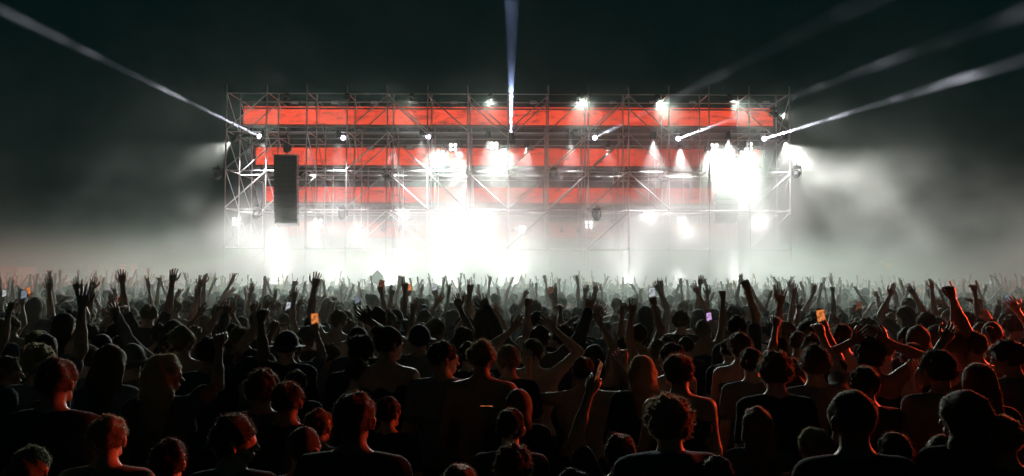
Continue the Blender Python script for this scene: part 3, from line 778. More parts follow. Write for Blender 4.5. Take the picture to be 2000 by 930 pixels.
        sv, sf = G.mesh()
        if len(sv): out['shirt'] = [(sv, sf, 0)]
    if legs:
        G = Field(np.arange(-.34, .35, .034), np.arange(-.26, .30, .034), np.arange(-.04, 1.05, .036))
        G.cap((-.075*broad,0,.95), (.075*broad,0,.95), .118, k=.05, sc=(1,.87,1))
        for sx in (-1,1):
            G.cap((sx*.085,0,.92), (sx*.10,.02,.50), .102, .072, k=.03, noise=wr_); G.cap((sx*.10,.02,.50), (sx*.105,-.01,.12), .070, .060, k=.02, noise=wr_)
            G.cap((sx*.105,-.02,.05), (sx*.12,.14,.035), .046, .038, k=.02)
        G.cut((0,0,1), (0,0,.985)); tv, tf = G.mesh(); out['trousers'] = [(tv, tf, 0)]
    return out, hands

def obj_random_mat(name, cols, rough, spec=.4, sheen=0, transl=0.0, bump=0):
    """per-person colour picked by the object's random number"""
    m = mat(name, cols[0], rough, spec=spec); nt = m.node_tree; b = nt.nodes['Principled BSDF']
    oi = nt.nodes.new('ShaderNodeObjectInfo'); cr = nt.nodes.new('ShaderNodeValToRGB'); cr.color_ramp.interpolation = 'CONSTANT'
    els = cr.color_ramp.elements; els[0].color = (*cols[0], 1); els[1].position = 1/len(cols); els[1].color = (*cols[1], 1)
    for i in range(2, len(cols)):
        e = els.new(i/len(cols)); e.color = (*cols[i], 1)
    nt.links.new(oi.outputs['Random'], cr.inputs[0])
    tc = nt.nodes.new('ShaderNodeTexCoord'); n = nt.nodes.new('ShaderNodeTexNoise'); n.inputs['Scale'].default_value = 14; n.inputs['Detail'].default_value = 4
    nt.links.new(tc.outputs['Object'], n.inputs['Vector'])
    mr = nt.nodes.new('ShaderNodeMapRange'); mr.inputs['To Min'].default_value = .7; mr.inputs['To Max'].default_value = 1.3
    nt.links.new(n.outputs['Fac'], mr.inputs['Value'])
    hs = nt.nodes.new('ShaderNodeHueSaturation'); nt.links.new(mr.outputs[0], hs.inputs['Value']); nt.links.new(cr.outputs[0], hs.inputs['Color'])
    nt.links.new(hs.outputs[0], b.inputs['Base Color'])
    if sheen: b.inputs['Sheen Weight'].default_value = sheen; b.inputs['Sheen Roughness'].default_value = .4
    if bump:
        bp = nt.nodes.new('ShaderNodeBump'); bp.inputs['Strength'].default_value = bump; bp.inputs['Distance'].default_value = .01
        nt.links.new(n.outputs['Fac'], bp.inputs['Height']); nt.links.new(bp.outputs[0], b.inputs['Normal'])
    if transl:
        out = nt.nodes['Material Output']; tr = nt.nodes.new('ShaderNodeBsdfTranslucent'); mx = nt.nodes.new('ShaderNodeMixShader'); mx.inputs[0].default_value = transl
        nt.links.new(hs.outputs[0], tr.inputs[0]); nt.links.new(b.outputs[0], mx.inputs[1]); nt.links.new(tr.outputs[0], mx.inputs[2]); nt.links.new(mx.outputs[0], out.inputs['Surface'])
    return m
skin = obj_random_mat('skin', [(.46,.29,.21), (.38,.23,.16), (.52,.34,.26), (.30,.18,.12), (.44,.27,.20), (.22,.13,.09)], .58, .3, 0, 0, .1)
hairm = obj_random_mat('hair', [(.09,.07,.045), (.12,.09,.06), (.06,.048,.036), (.24,.19,.11), (.15,.11,.07), (.08,.065,.05)], .75, .2, .3, .4)
hair_blond = obj_random_mat('blond_hair', [(.45,.37,.22), (.38,.30,.17)], .75, .2, .3, .45)
shirtm = obj_random_mat('dark_shirt', [(.03,.03,.034), (.05,.046,.055), (.08,.08,.08), (.035,.045,.065), (.16,.15,.14), (.028,.028,.028)], .95, .06, .0, 0, .3)
shirt_grey = obj_random_mat('grey_shirt', [(.16,.15,.17), (.20,.19,.19)], .95, .06, .0, 0, .3)
shirt_white = obj_random_mat('white_shirt', [(.6,.6,.6), (.5,.5,.52)], .95, .06, 0, 0, .3)
shirt_red = obj_random_mat('red_shirt', [(.40,.02,.02), (.36,.02,.03)], .95, .06, 0, 0, .3)
trouserm = obj_random_mat('dark_trousers', [(.03,.03,.04), (.05,.06,.09)], .9, .2, .2)
capm = obj_random_mat('cap_cloth', [(.02,.02,.02), (.12,.11,.10), (.03,.03,.06)], .85, .2, .2)
MATS = {'skin': skin, 'hair': hairm, 'blond': hair_blond, 'shirt': shirtm, 'grey': shirt_grey, 'white': shirt_white, 'red': shirt_red}

def make_meshes(tag_, fig):
    return {k: np_mesh(k if k != 'body' else 'person', p, [{'body': skin, 'hair': hairm, 'shirt': shirtm, 'trousers': trouserm, 'cap': capm, 'hat': capm}[k]]) for k, p in fig.items()}
def add_person(meshes, x, y, h, rz, label, group=None, swap=None, z=0.0, cat='person'):
    o = bpy.data.objects.new('person', meshes['body']); link(o); o.location = (x, y, z); o.rotation_euler = (0, 0, rz); s = h/1.79
    sw = s*rnd.uniform(.97, 1.04); o.scale = (sw, sw, s)
    tag(o, label, cat, group)
    for k, me in meshes.items():
        if k == 'body': continue
        c = bpy.data.objects.new(k, me); link(c, o)
        if swap and k in swap: c.material_slots[0].link = 'OBJECT'; c.material_slots[0].material = MATS[swap[k]]
    return o

# ------------------------------------------------------------------ phones
phone_case = varied(mat('phone_case', (.03,.03,.035), .35), 20, .2)
def phone_mesh(name, scr):
    m = MB(); m.bbox((0,0,0), (.074, .009, .152), .006, mi=0)
    m.box((0, -.0055, 0), (.067, .002, .140), mi=1)          # screen faces the holder and the camera
    m.bbox((.018, .006, .055), (.026, .004, .026), .002, mi=0); return m.mesh(name, [phone_case, scr])
def scr(name, col, s, two=None):
    m = mat(name, (.02,.02,.02), .1, 0, col, s)
    nt = m.node_tree; b = nt.nodes['Principled BSDF']; tc = nt.nodes.new('ShaderNodeTexCoord'); n = nt.nodes.new('ShaderNodeTexNoise'); n.inputs['Scale'].default_value = 35
    nt.links.new(tc.outputs['Object'], n.inputs['Vector']); cr = nt.nodes.new('ShaderNodeValToRGB'); cr.color_ramp.elements[0].position = .35; cr.color_ramp.elements[1].position = .6
    cr.color_ramp.elements[0].color = (*(two or [c*.3 for c in col]), 1); cr.color_ramp.elements[1].color = (*col, 1)
    nt.links.new(n.outputs['Fac'], cr.inputs[0]); nt.links.new(cr.outputs[0], b.inputs['Emission Color']); return m
SCR = {'orange': phone_mesh('phone', scr('orange_screen', (1,.30,.08), .8)), 'white': phone_mesh('phone', scr('white_screen', (.85,.88,.95), .6)),
       'grey': phone_mesh('phone', scr('grey_screen', (.30,.36,.45), .6, (.16,.2,.26))), 'violet': phone_mesh('phone', scr('violet_screen', (.75,.45,.9), .9)),
       'dark': phone_mesh('phone', scr('dark_screen', (.4,.12,.05), .35, (.02,.02,.02)))}
def add_phone(kind, loc, label, rot=(0,0,0), s=1.0):
    o = bpy.data.objects.new('phone', SCR[kind]); link(o); o.location = loc; o.rotation_euler = rot; o.scale = (s, s, s)
    return tag(o, label, 'phone')

# ------------------------------------------------------------------ foreground people, placed one by one
# (px, py of the crown, head width, aL, aR, hair, top, yaw deg, extra, label)
A_TWO = 'two'
HEROES = [
 (692,752,86,'down','down','short','tee',0,{'broad':1.08},'large dark silhouette, broad shouldered with short hair, nearest the camera left of centre'),
 (757,629,52,'down','down','bun','tank',-40,{},'tall person with tied up hair and bare red-lit shoulders, head turned right'),
 (864,658,53,'down','down','short','tee',-62,{'swap':{'shirt':'grey'}},'person in grey T-shirt looking right with red-lit cheek'),
 (941,657,54,'down','down','messy','bare',-12,{'broad':1.12},'broad bare-backed person whose neck glows red, left of the dark haired man'),
 (994,666,50,'down','down','short','tee',-20,{},'dark haired person in dark collar between bare back and crossed raised arms'),
 (757,767,50,'down','down','short','tee',-25,{},'shorter dark haired person with red-lit neck right of the largest silhouette'),
 (697,690,52,'down','down','short','tee',-5,{},'round dark head with faint rim light behind the largest silhouette'),
 (592,822,80,'down','down','cropped','tee',-15,{},'cropped head lit dull red on its right side at the bottom left of centre'),
 (455,800,84,'down','down','messy','tee',-70,{},'person in profile facing right, hair edge and nose faintly lit, bottom left'),
 (562,739,64,'down','down','messy','tee',0,{},'dark haired head just above the cropped red-lit head'),
 (560,640,46,'up_in','down','buckethat','tee',-10,{},'person with a pale rimmed bucket-like fringe and one arm bent overhead'),
 (318,685,60,'down','phone','wavy','tee',-55,{'swap':{'hair':'blond'}},'blond wavy haired person facing right in the dark left crowd'),
 (468,631,40,'down','down','short','tee',-15,{},'short haired person with visible bare neck below the left speaker column side'),
 (475,673,44,'down','down','cropped','tee',0,{},'round cropped head with green rim under the short haired neck'),
 (512,716,62,'fold','down','curly','tee',0,{},'curly dark head in shadow left of centre, above the profile face'),
 (578,716,50,'down','down','short','tee',0,{},'dark head squeezed between two bigger heads left of centre'),
 (705,647,50,'down',((.45,.25,.95),(-.85,.1,.45),'wave'),'messy','tee',0,{},'person holding right arm bent over the head, arm edged in red'),
 (1040,655,46,((.75,.05,.75),(-.75,.15,.75),'wave'),((.80,.05,.80),(-.80,.12,.70),'wave'),'short','bare',0,{'broad':1.1},'shirtless man with both arms raised over his head, side glowing red'),
 (1212,838,66,((.35,.30,.85),(-.22,.12,1),'hold'),'down','short','tee',0,{},'person reaching a long left arm straight up in the centre foreground'),
 (1255,688,52,'down','down','long','tee',-5,{'swap':{'hair':'blond'}},'person with long straight pale hair lit red along its right side'),
 (1327,685,58,'down','down','messy','tank',-35,{'broad':1.05},'light haired man turned right with a glowing orange-red bare shoulder'),
 (1308,765,84,'down','down','curly','hoodie',0,{},'large dark hooded back at centre right below the light haired man'),
 (1140,690,50,'bent',((.85,.2,.15),(-.45,.2,1),'wave'),'short','bare',0,{'broad':1.15},'bare shouldered man behind the raised hand, right arm bent up and red'),
 (1667,746,92,'down','down','cropped','tee',5,{'broad':1.05},'largest bald-looking dark head on the right with a white rim at left'),
 (1515,681,60,'down','down','curly','tee',5,{},'curly headed person rim lit on both sides, right of centre'),
 (1592,668,56,'down','phone','messy','tee',-15,{},'messy haired person leaning right, behind the curly head'),
 (1468,672,50,'down','down','short','tee',-5,{},'smooth dark head with bright top edge left of the curly head'),
 (1545,694,50,'down','down','wavy','tank',-20,{},'person with wavy hair and a red streak across the right shoulder'),
 (1782,661,48,'down','down','cropped','bare',-12,{'broad':1.1},'short haired man with bare back, red line down his neck, right crowd'),
 (1700,656,52,'on_head','on_head','curly','tank',-15,{},'curly haired person with both arms up over the head, right crowd'),
 (1690,706,60,'down','bent','short','tee',-10,{},'dark head with red-lit forearm stretched right below the curly haired dancer'),
 (1835,676,60,'down','down','messy','tee',0,{},'dark wide haired head right of the short haired bare back'),
 (1885,756,78,'down','down','wavy','tee',30,{},'wavy haired person in deep shadow with a thin red arc over the head'),
 (1842,838,68,'down','down','cropped','tee',0,{},'small round head barely lit at the bottom right'),
 (1912,702,60,'up_in','down','long','tee',10,{},'long haired dark figure near the right edge with a pale left edge'),
 (997,789,70,'down','down','short','tee',0,{},'dark head with thin pale top edge in front of the shirtless man'),
 (1012,757,58,'down','down','hood','hoodie',0,{},'hooded figure sloping down to the right in front of the shirtless man'),
 (896,896,84,'down','down','short','tee',0,{},'barely visible crown of a head at the bottom edge, left of centre'),
 (1003,862,72,'down','down','curly','tee',0,{},'dim curly crown at the bottom edge, at centre'),
 (108,688,72,'fold','down','short','tee',0,{'swap':{}},'dark figure with a curved rim-lit shoulder and red sleeve edge, far left'),
 (12,688,52,'down','down','short','tee',-60,{},'person at the left edge whose cheek and ear catch white light'),
 (92,772,58,'down','down','short','tee',-75,{},'face in profile with a bright brow in the dark left foreground'),
 (410,650,50,'down',((.55,.35,.35),(-.1,.2,1),'fist'),'messy','tee',0,{},'person raising a thick reddish forearm with a band, left crowd'),
 (820,577,24,'phone','phone','short','tee',0,{'phone':('orange','white')},'person filming with both arms up, orange phone screen, left of centre'),
 (1690,560,36,'down',((.9,.2,.4),(.8,.2,.35),'point'),'cap','tee',0,{},'person in a cap pointing with a long arm to the right side'),
 (1862,640,46,'down',((-.12,.1,1),(-.35,.05,1),'point'),'short','tank',0,{},'person thrusting a long red-edged arm straight up, right crowd'),
 (1905,640,46,((-.05,.1,1),(.12,.05,1),'fist'),'down','short','tank',0,{},'person with vertical arm ringed by bracelets and lit red, right crowd'),
 (1645,572+54,42,'down','down','short','bare',-20,{'broad':1.1},'bare shouldered man with red ear before the curly haired dancer'),
 (1535,622,38,'down','down','short','tank',-70,{},'person in profile with a red-lit face under a raised pale forearm'),
 (1560,640,40,((.1,.2,1),(-.2,.0,1),'open'),'down','cropped','tee',0,{},'person lifting a pale thin forearm between two red-lit faces'),
 (1128,612,30,'down','down','short','tee',0,{},'neat round head with bright ring of light at the centre'),
 (1184,624,28,'down','down','short','tee',0,{},'round dark head right of the neat ringed head'),
 (1375,640,30,'down','phone','short','tee',0,{'phone':(None,'violet')},'person holding up a violet glowing phone, right of centre'),
 (1425,655,40,'down','down','short','tee',0,{},'plain dark head right of the violet phone'),
 (1440,610,38,'down',((.2,.3,.95),(-.25,.1,1),'fist'),'short','tee',-20,{},'person with broad raised forearm, red along the inside, right of centre'),
 (825,625,32,'down','down','cropped','tee',0,{'swap':{'shirt':'grey'}},'person in dark patterned shirt with clear round head, left of the grey T-shirt'),
 (905,633,38,'down','down','long','tee',0,{},'long haired head behind the bare-backed person'),
 (1050,625,30,'down','down','ponytail','tee',0,{},'ponytailed head behind the shirtless man'),
 (958,600,28,'down','down','curly','tee',0,{},'curly head in the hazy middle crowd under the centre beam'),
 (645,668,38,'down','down','curly','tee',-30,{},'curly haired head with a bright ear, left of the bent arm'),
 (622,790,50,'down','low_phone','short','tee',-20,{},'person with red-lit collar bone behind the cropped red-lit head'),
 (1480,790,66,'down','down','wavy','tee',0,{},'dark wavy figure in shadow beneath the curly headed person'),
 (1590,826,66,'down','down','short','tee',0,{},'dim arched shoulder and head at the bottom, left of the largest right head'),
 (1750,835,70,'down','down','short','tee',0,{},'unlit head in black foreground between the two right-hand rim-lit heads'),
 (210,800,80,'down','down','short','tee',0,{},'unlit head in the black left foreground beside the red sleeve'),
 (330,850,80,'down','down','messy','tee',0,{},'unlit messy head in the black foreground left of the profile face'),
 (60,860,84,'down','down','short','tee',0,{},'dim forearm and head in the bottom left corner'),
 (1120,905,80,'down','down','short','tee',0,{},'unlit crown at the bottom edge right of centre'),
 (1400,880,80,'down','down','short','tee',0,{},'unlit crown at the bottom edge on the right half'),
 (1960,800,80,'down','down','short','tee',0,{},'unlit figure at the bottom right corner'),
]
CAMZ = CAM_H
placed = []      # (x, y, px, py_top, w, hero)
for i, (px, py, w, aL, aR, hair, top, yaw, ex, lab) in enumerate(HEROES):
    d = FPX*.195/w; p = at(px, py, d); h = p.z
    if h > 1.92: d *= (CAM_H-1.92)/(CAM_H-h); 
    if h < 1.50: d *= (CAM_H-1.50)/(CAM_H-h)
    p = at(px, py, d); h = p.z
    near = w > 34
    fig, hands = figure(aL, aR, R(yaw), R(-4), hair, top, 0 if near else 1, ex.get('broad', 1.0), seed=i)
    ms = make_meshes('h', fig)
    rz = R(rnd.uniform(-6, 6))
    o = add_person(ms, p.x, p.y, h, rz, lab, None, ex.get('swap'))
    placed.append((p.x, p.y, px, py, w, True))
    M = Matrix.Translation((p.x, p.y, 0)) @ Matrix.Rotation(rz, 4, 'Z') @ Matrix.Diagonal((o.scale.x, o.scale.y, o.scale.z, 1))
    for sx, k in zip((-1, 1), ex.get('phone', (None, None))):
        if k: 
            hp = M @ Vector(hands[sx][0]); add_phone(k, hp + Vector((0, .035, .045)), {'orange': 'phone with an orange lit screen held above the heads left of centre', 'white': 'small white lit phone just right of the orange phone',
                                 'violet': 'phone glowing violet held up right of centre'}[k], (0, rnd.uniform(-.2,.2), rnd.uniform(-.3,.3)))
    if lab.startswith('person reaching a long left arm'):
        hp = M @ Vector(hands[-1][0]); add_phone('dark', hp + Vector((.01, .03, .02)), 'dark phone gripped in the highest hand of the centre foreground, edge catching light', (.2, .35, 1.25), 1.1)
print('heroes', len(placed))

# ------------------------------------------------------------------ the nearer crowd: individuals from a set of figures
KINDS = []
poses = [('down','down'),('down','down'),('down','down'),('down','up'),('up','down'),('up','up'),('down','fist'),('point','down'),('up_out','up_out'),('down','up_in'),('bent','down'),('down','horns'),
         ('phone','phone'),('down','phone_high'),('down','down'),('down','lean_in'),('flop','down'),('fold','fold'),('up_in','up_in'),('two','down'),('down','wide'),('down','down'),('horns','up'),('down','point')]
hairs = ['short','long','messy','curly','short','bun','cropped','wavy','short','ponytail','cap','short','messy','short','curly','long','short','buckethat','wavy','short','cropped','long','messy','ponytail']
tops = ['tee','tee','tank','tee','bare','tee','tank','tee','long']
for i, (ps, hs_) in enumerate(zip(poses, hairs)):
    fig, hands = figure(*ps, yaw=rnd.uniform(-.5,.4), pitch=rnd.uniform(-.2,.12), hair=hs_, top=tops[i % len(tops)], res=1, seed=100+i, broad=.92 if hs_ in ('long','bun','ponytail','wavy') else 1.05, roll=rnd.uniform(-.1,.1), lean=rnd.uniform(-.2,.5))
    KINDS.append((make_meshes('k', fig), ps, hs_, tops[i % len(tops)], hands))
PW = {'down': '', 'fold': ''}
def pose_words(ps):
    d = {'up': 'open hand', 'up_out': 'hand', 'fist': 'fist', 'point': 'pointing finger', 'up_in': 'bent arm', 'bent': 'bent arm', 'horns': 'horns sign', 'phone': 'filming hand', 'phone_high': 'fist', 'lean_in': 'leaning arm', 'flop': 'limp hand', 'two': 'two fingers', 'wide': 'stretched arm'}
    l, r = (d.get(a) for a in ps)
    if ps == ('fold','fold'): return 'arms folded'
    if ps == ('phone','phone'): return 'both arms up filming'
    if l and r: return 'both arms raised'
    if l: return 'left %s raised' % l
    if r: return 'right %s raised' % r
    return 'arms down'
HW = {'short': 'short haired', 'long': 'long haired', 'messy': 'messy haired', 'curly': 'curly haired', 'bun': 'bun haired', 'cropped': 'cropped haired', 'wavy': 'wavy haired', 'ponytail': 'ponytailed', 'cap': 'capped', 'buckethat': 'bucket-hatted'}
COLS = [(70,'at the left edge'),(150,'under the red hoarding'),(230,'left of the round fan'),(310,'right of the round fan'),(400,'left of the scaffold corner'),(470,'under the left scaffold corner'),(540,'left of the left speaker column'),
        (600,'under the left speaker column'),(680,'right of the left speaker column'),(760,'under the second lit lamp'),(840,'under the third lit lamp'),(920,'under the brightest smoke'),(985,'left of the centre beam'),(1050,'right of the centre beam'),
        (1130,'under the centre right truss'),(1200,'under the fifth lit lamp'),(1290,'under the lowest red strip'),(1370,'under the sixth lit lamp'),(1450,'under the right speaker column'),(1520,'left of the right scaffold corner'),
        (1600,'under the right scaffold corner'),(1690,'right of the scaffold'),(1780,'under the yellow light'),(1870,'right of the yellow light'),(1940,'near the right edge'),(2100,'at the right edge')]
ROWSW = [(4.6,'nearest shadowy row'),(6.0,'second row'),(7.4,'third row'),(8.8,'fourth row'),(10.2,'fifth row'),(11.6,'sixth row'),(13.0,'seventh row'),(14.5,'eighth row'),(99,'ninth row')]
cand = []
y = 4.9; row = 0
while y < 16.5:
    half = .66*y + .4; x = -half + rnd.uniform(0,.3)
    while x < half:
        cand.append((x + rnd.uniform(-.13,.13), y + rnd.uniform(-.20,.20))); x += rnd.uniform(.46,.66)
    y += .58; row += 1
chosen = []
for (x, y) in sorted(cand, key=lambda c: c[1]):
    if any((x-a)**2 + (y-b)**2 < .38**2 for a, b, *_ in placed): continue
    h = min(1.93, max(1.52, rnd.gauss(1.73, .085)))
    px, py = project((x, y, h)); w = FPX*.195/y
    if px < -60 or px > 2060: continue
    # do not stand in front of a hand-placed head that the photo shows
    bad = False
    for a, b, qx, qy, qw, hero in placed:
        if hero and b > y and abs(px-qx) < (w+qw)*.50 and py < qy + qw*1.25 and y < 6.6: bad = True; break
    if bad:
        hh = h
        # squeeze in lower people only where there is room below
        continue
    chosen.append((x, y, h, px, py)); placed.append((x, y, px, py, w, False))
LIMIT = 300 - len(HEROES)
chosen = chosen[:LIMIT]
YMAX = max(c[1] for c in chosen)
print('crowd individuals', len(chosen), 'to', YMAX)
used = {}
pend = []
last = -1
for (x, y, h, px, py) in chosen:
    up = rnd.random() < (.40 if y > 7 else .22)
    k = rnd.choice([i for i, q in enumerate(KINDS) if (pose_words(q[1]) in ('arms down','arms folded')) != up and i != last]); last = k
    ms, ps, hs_, tp, hands = KINDS[k]
    colw = next(w for lim, w in COLS if px < lim); roww = next(w for lim, w in ROWSW if y < lim)
    pend.append((x, y, h, k, '%s person, %s, %s %s' % (HW[hs_], pose_words(ps), roww, colw), px))
from collections import Counter
byl = {}
for q in pend: byl.setdefault(q[4], []).append(q)
phone_no = 0
for lab, qs in byl.items():
    qs.sort(key=lambda q: q[5])
    for n_, (x, y, h, k, _, px) in enumerate(qs):
        l2 = lab if len(qs) == 1 else lab + (', ' + (['left', 'right'] if len(qs) == 2 else ['left', 'middle', 'right', 'rightmost'])[min(n_, 3)] + ' one')
        ms, ps, hs_, tp, hands = KINDS[k]
        r_ = rnd.random(); sw = {'shirt': 'grey'} if r_ < .12 else {'shirt': 'white'} if r_ < .16 else {'shirt': 'red'} if r_ < .18 else {}
        if rnd.random() < .12: sw['hair'] = 'blond'
        rz = R(rnd.gauss(0, 13))
        o = add_person(ms, x, y, h, rz, l2, 'people in the dancing crowd', sw)
        if 'phone' in ps[1] and phone_no < 14:
            M = Matrix.Translation((x, y, 0)) @ Matrix.Rotation(rz, 4, 'Z') @ Matrix.Diagonal((*o.scale, 1))
            kk = rnd.choice(['orange','white','grey','grey','dark']); phone_no += 1
            pl = {'orange': 'orange lit', 'white': 'white lit', 'grey': 'greyish', 'dark': 'nearly black'}[kk]
            add_phone(kk, M @ Vector(hands[1][0]) + Vector((0, .03, .045)), '%s phone held by %s, %s' % (pl, l2.split(',')[0], l2.split(', ', 2)[2]), (0, rnd.uniform(-.3,.3), rz))
# ------------------------------------------------------------------ the far crowd reads as one mass
LOWK = []
lowcol = bpy.data.collections.new('far_figures')
lp = [('down','down'),('up','down'),('down','up'),('up','up'),('down','down'),('down','point'),('horns','down'),('up_out','up_out'),('down','down'),('up_in','down'),('down','wide'),('down','fist'),('lean_in','down'),('down','phone_high')]
for i, ps in enumerate(lp):
    fig, hands = figure(*ps, yaw=rnd.uniform(-.5,.5), hair=['short','long','curly','short','bun','messy','short','cap','wavy'][i % 9], top='tee' if i % 3 else 'tank', res=2, seed=300+i, legs=False)
    parts = []
    for nm, ix in (('body',0),('hair',1),('shirt',2),('cap',1)):
        for v_, f_, _ in fig.get(nm, []): parts.append((v_, f_, ix))
    me = np_mesh('far_figure', parts, [skin, hairm, shirtm]); o = bpy.data.objects.new('far_figure_%02d' % i, me); lowcol.objects.link(o); LOWK.append(hands)
pts, idx, rot, scl = [], [], [], []
FAR = 33.5
y = YMAX - .3
first = True
while y < FAR:
    half = .66*y + .5; x = -half + rnd.uniform(0,.3)
    while x < half:
        X_, Y_ = x + rnd.uniform(-.15,.15), y + rnd.uniform(-.22,.22)
        if all((X_-a)**2+(Y_-b)**2 > .16 for a, b, *_ in placed[-60:]) or not first:
            h = min(1.95, max(1.5, rnd.gauss(1.73,.09))); up = rnd.random() < .30 + .26*math.sin(X_*.55+Y_*.31)*math.sin(X_*.21-Y_*.47+1)
            k = rnd.choice([1,2,3,5,6,7,9,10,11,12,13] if up else [0,4,8])
            pts.append((X_, Y_, -.03)); idx.append(k); rot.append(rnd.gauss(0,.25)); scl.append(h/1.79)
        x += rnd.uniform(.50,.72)
    y += .62; first = y < YMAX + .6
# phones glowing in the far crowd, each in the hand of a figure of that mass
FARPH = [(452,552,26,'orange'),(1027,559,30,'orange'),(1047,558,31,'orange'),(775,562,29,'orange'),(793,560,29,'orange'),(849,556,29,'orange'),(953,573,22,'white'),(884,583,19,'dark'),(1152,553,31,'orange'),(1170,561,28,'orange'),(1278,554,31,'orange'),
         (1385,568,24,'white'),(1404,555,31,'orange'),(1434,563,27,'orange'),(1532,551,24,'grey'),(1607,569,24,'orange'),(1638,566,20,'white'),(1707,582,20,'orange'),(109,579,24,'orange'),(212,591,22,'violet'),(166,602,19,'white'),(367,590,20,'violet'),(317,565,27,'white'),(540,582,24,'orange'),(515,575,25,'white'),(1629,593,18,'white'),(1797,568,26,'orange'),(1881,567,25,'orange'),(1935,552,24,'white'),(800,611,16,'white')]
cw = {'orange': 'orange lit', 'white': 'white lit', 'grey': 'large grey-blue', 'dark': 'dim orange', 'violet': 'violet lit'}
seen = Counter()
for q, (px, py, Y, kk) in enumerate(FARPH):
    p = at(px, py, Y); hnd = LOWK[13][1][0]
    s = (p.z-.05)/hnd[2]; s = max(.80, min(1.12, s)); p.z = max(p.z, 0)
    pts.append((p.x-hnd[0]*s, p.y-hnd[1]*s-.03, 0)); idx.append(13); rot.append(0); scl.append(s)
    colw = next(w for lim, w in COLS if px < lim)
    lb = 'tiny %s phone raised in the %s crowd, %s' % (cw[kk], 'farthest' if Y > 25.5 else 'distant', colw)
    seen[lb] += 1
    if seen[lb] > 1: lb += ', right twin'
    add_phone(kk, (p.x, p.y, hnd[2]*s+.05), lb, (0, rnd.uniform(-.25,.25), rnd.uniform(-.3,.3)), 1.25 if kk == 'grey' else 1.0)
me = bpy.data.meshes.new('crowd'); me.from_pydata(pts, [], [])
for nm, ty, arr in (('kind','INT',idx),('turn','FLOAT',rot),('size','FLOAT',scl)):
    a = me.attributes.new(nm, ty, 'POINT'); a.data.foreach_set('value', arr)
far = bpy.data.objects.new('crowd', me); link(far); tag(far, 'dense mass of distant heads and raised hands filling the field up to the stage', 'crowd', kind='stuff')
ng = bpy.data.node_groups.new('crowd', 'GeometryNodeTree')
ng.interface.new_socket('Geometry', in_out='INPUT', socket_type='NodeSocketGeometry'); ng.interface.new_socket('Geometry', in_out='OUTPUT', socket_type='NodeSocketGeometry')
N, L = ng.nodes, ng.links
gi, go = N.new('NodeGroupInput'), N.new('NodeGroupOutput'); ci = N.new('GeometryNodeCollectionInfo'); ci.inputs['Collection'].default_value = lowcol
ci.inputs['Separate Children'].default_value = True; ci.inputs['Reset Children'].default_value = True
iop = N.new('GeometryNodeInstanceOnPoints'); iop.inputs['Pick Instance'].default_value = True
def attr(nm, ty):
    n = N.new('GeometryNodeInputNamedAttribute'); n.data_type = ty; n.inputs[0].default_value = nm; return n.outputs[0]
cx = N.new('ShaderNodeCombineXYZ'); L.new(attr('turn','FLOAT'), cx.inputs[2])
mp = N.new('GeometryNodeMeshToPoints'); L.new(gi.outputs[0], mp.inputs[0]); L.new(mp.outputs[0], iop.inputs['Points'])
L.new(ci.outputs[0], iop.inputs['Instance']); L.new(attr('kind','INT'), iop.inputs['Instance Index']); L.new(cx.outputs[0], iop.inputs['Rotation']); L.new(attr('size','FLOAT'), iop.inputs['Scale'])
L.new(iop.outputs[0], go.inputs[0]); md = far.modifiers.new('spread', 'NODES'); md.node_group = ng
print('far crowd', len(pts))

fig, hands = figure('low_phone','point', yaw=math.pi*0+.2, hair='short', top='tee', res=1, seed=900)
add_person(make_meshes('p', fig), SX+4.5, SY+6.15, 1.8, math.pi, 'performer behind the desk on stage pointing upward, a faint shape in smoke', None, None, 1.4)
# ------------------------------------------------------------------ things beside the field and small hand-held things
def glow(name, col, s): return mat(name, (.1,.1,.1), .5, 0, col, s)
YB = 62.0
a, b = at(-40, 521, YB), at(110, 553, YB)
ho = empty('hoarding', ((a.x+b.x)/2, YB, 0), 0, 'dim red-lit hoarding of tall panels at the far left behind the crowd', 'hoarding')
redcloth = varied(mat('red_hoarding', (.45,.10,.07), .8), 1.5, .3)
w_ = b.x-a.x; H_ = a.z; n = 4
for i in range(n):
    if i == 3: x0 = -w_/2 + i*w_/n + .25
    else: x0 = -w_/2 + i*w_/n
    MB().bbox((x0+w_/n/2, 0, H_/2), (w_/n-.12, .08, H_), .02).build('panel', redcloth, ho)
MB().tube((-w_/2,.1,0), (-w_/2,.1,H_+.1), .05).tube((w_/2,.1,0), (w_/2,.1,H_+.1), .05).tube((w_*.22,.1,0), (w_*.22,.1,H_+.3), .05).build('post', black, ho)
spot('hoarding_light', ((a.x+b.x)/2, YB-6, 2.9), ((a.x+b.x)/2, YB, 1.2), 620, 120, .9, (1,.14,.06), .2)  # lamp added in front to wash the hoarding red
t = empty('red_worklight', ((a.x+b.x)/2, YB-6.4, 0), 0, 'small red worklight on a pole in front of the dim red hoarding', 'floodlight')
MB().tube((0,0,0), (0,0,2.8), .03).build('pole', black, t); MB().bbox((0,.1,2.9), (.3,.2,.2), .03).build('housing', black, t)
sg = empty('lit_sign', (at(210, 522, 66).x, 66, 0), 0, 'faint row of glowing red letters standing above the far left crowd', 'sign')
red_l = glow('red_letter', (1,.13,.07), .8); dim_l = glow('dim_letter', (1,.16,.08), .07)
def letter(px, strokes, m, w=.45, h=.66):
    c = at(px, 524.5, 66); mb = MB()
    for x0, z0, x1, z1 in strokes:
        mb.box((c.x-sg.location.x + ((x0+x1)/2-.5)*w, 0, c.z + ((z0+z1)/2-.5)*h), (abs(x1-x0)*w+.02, .1, abs(z1-z0)*h+.02))
    mb.build('letter', m, sg)
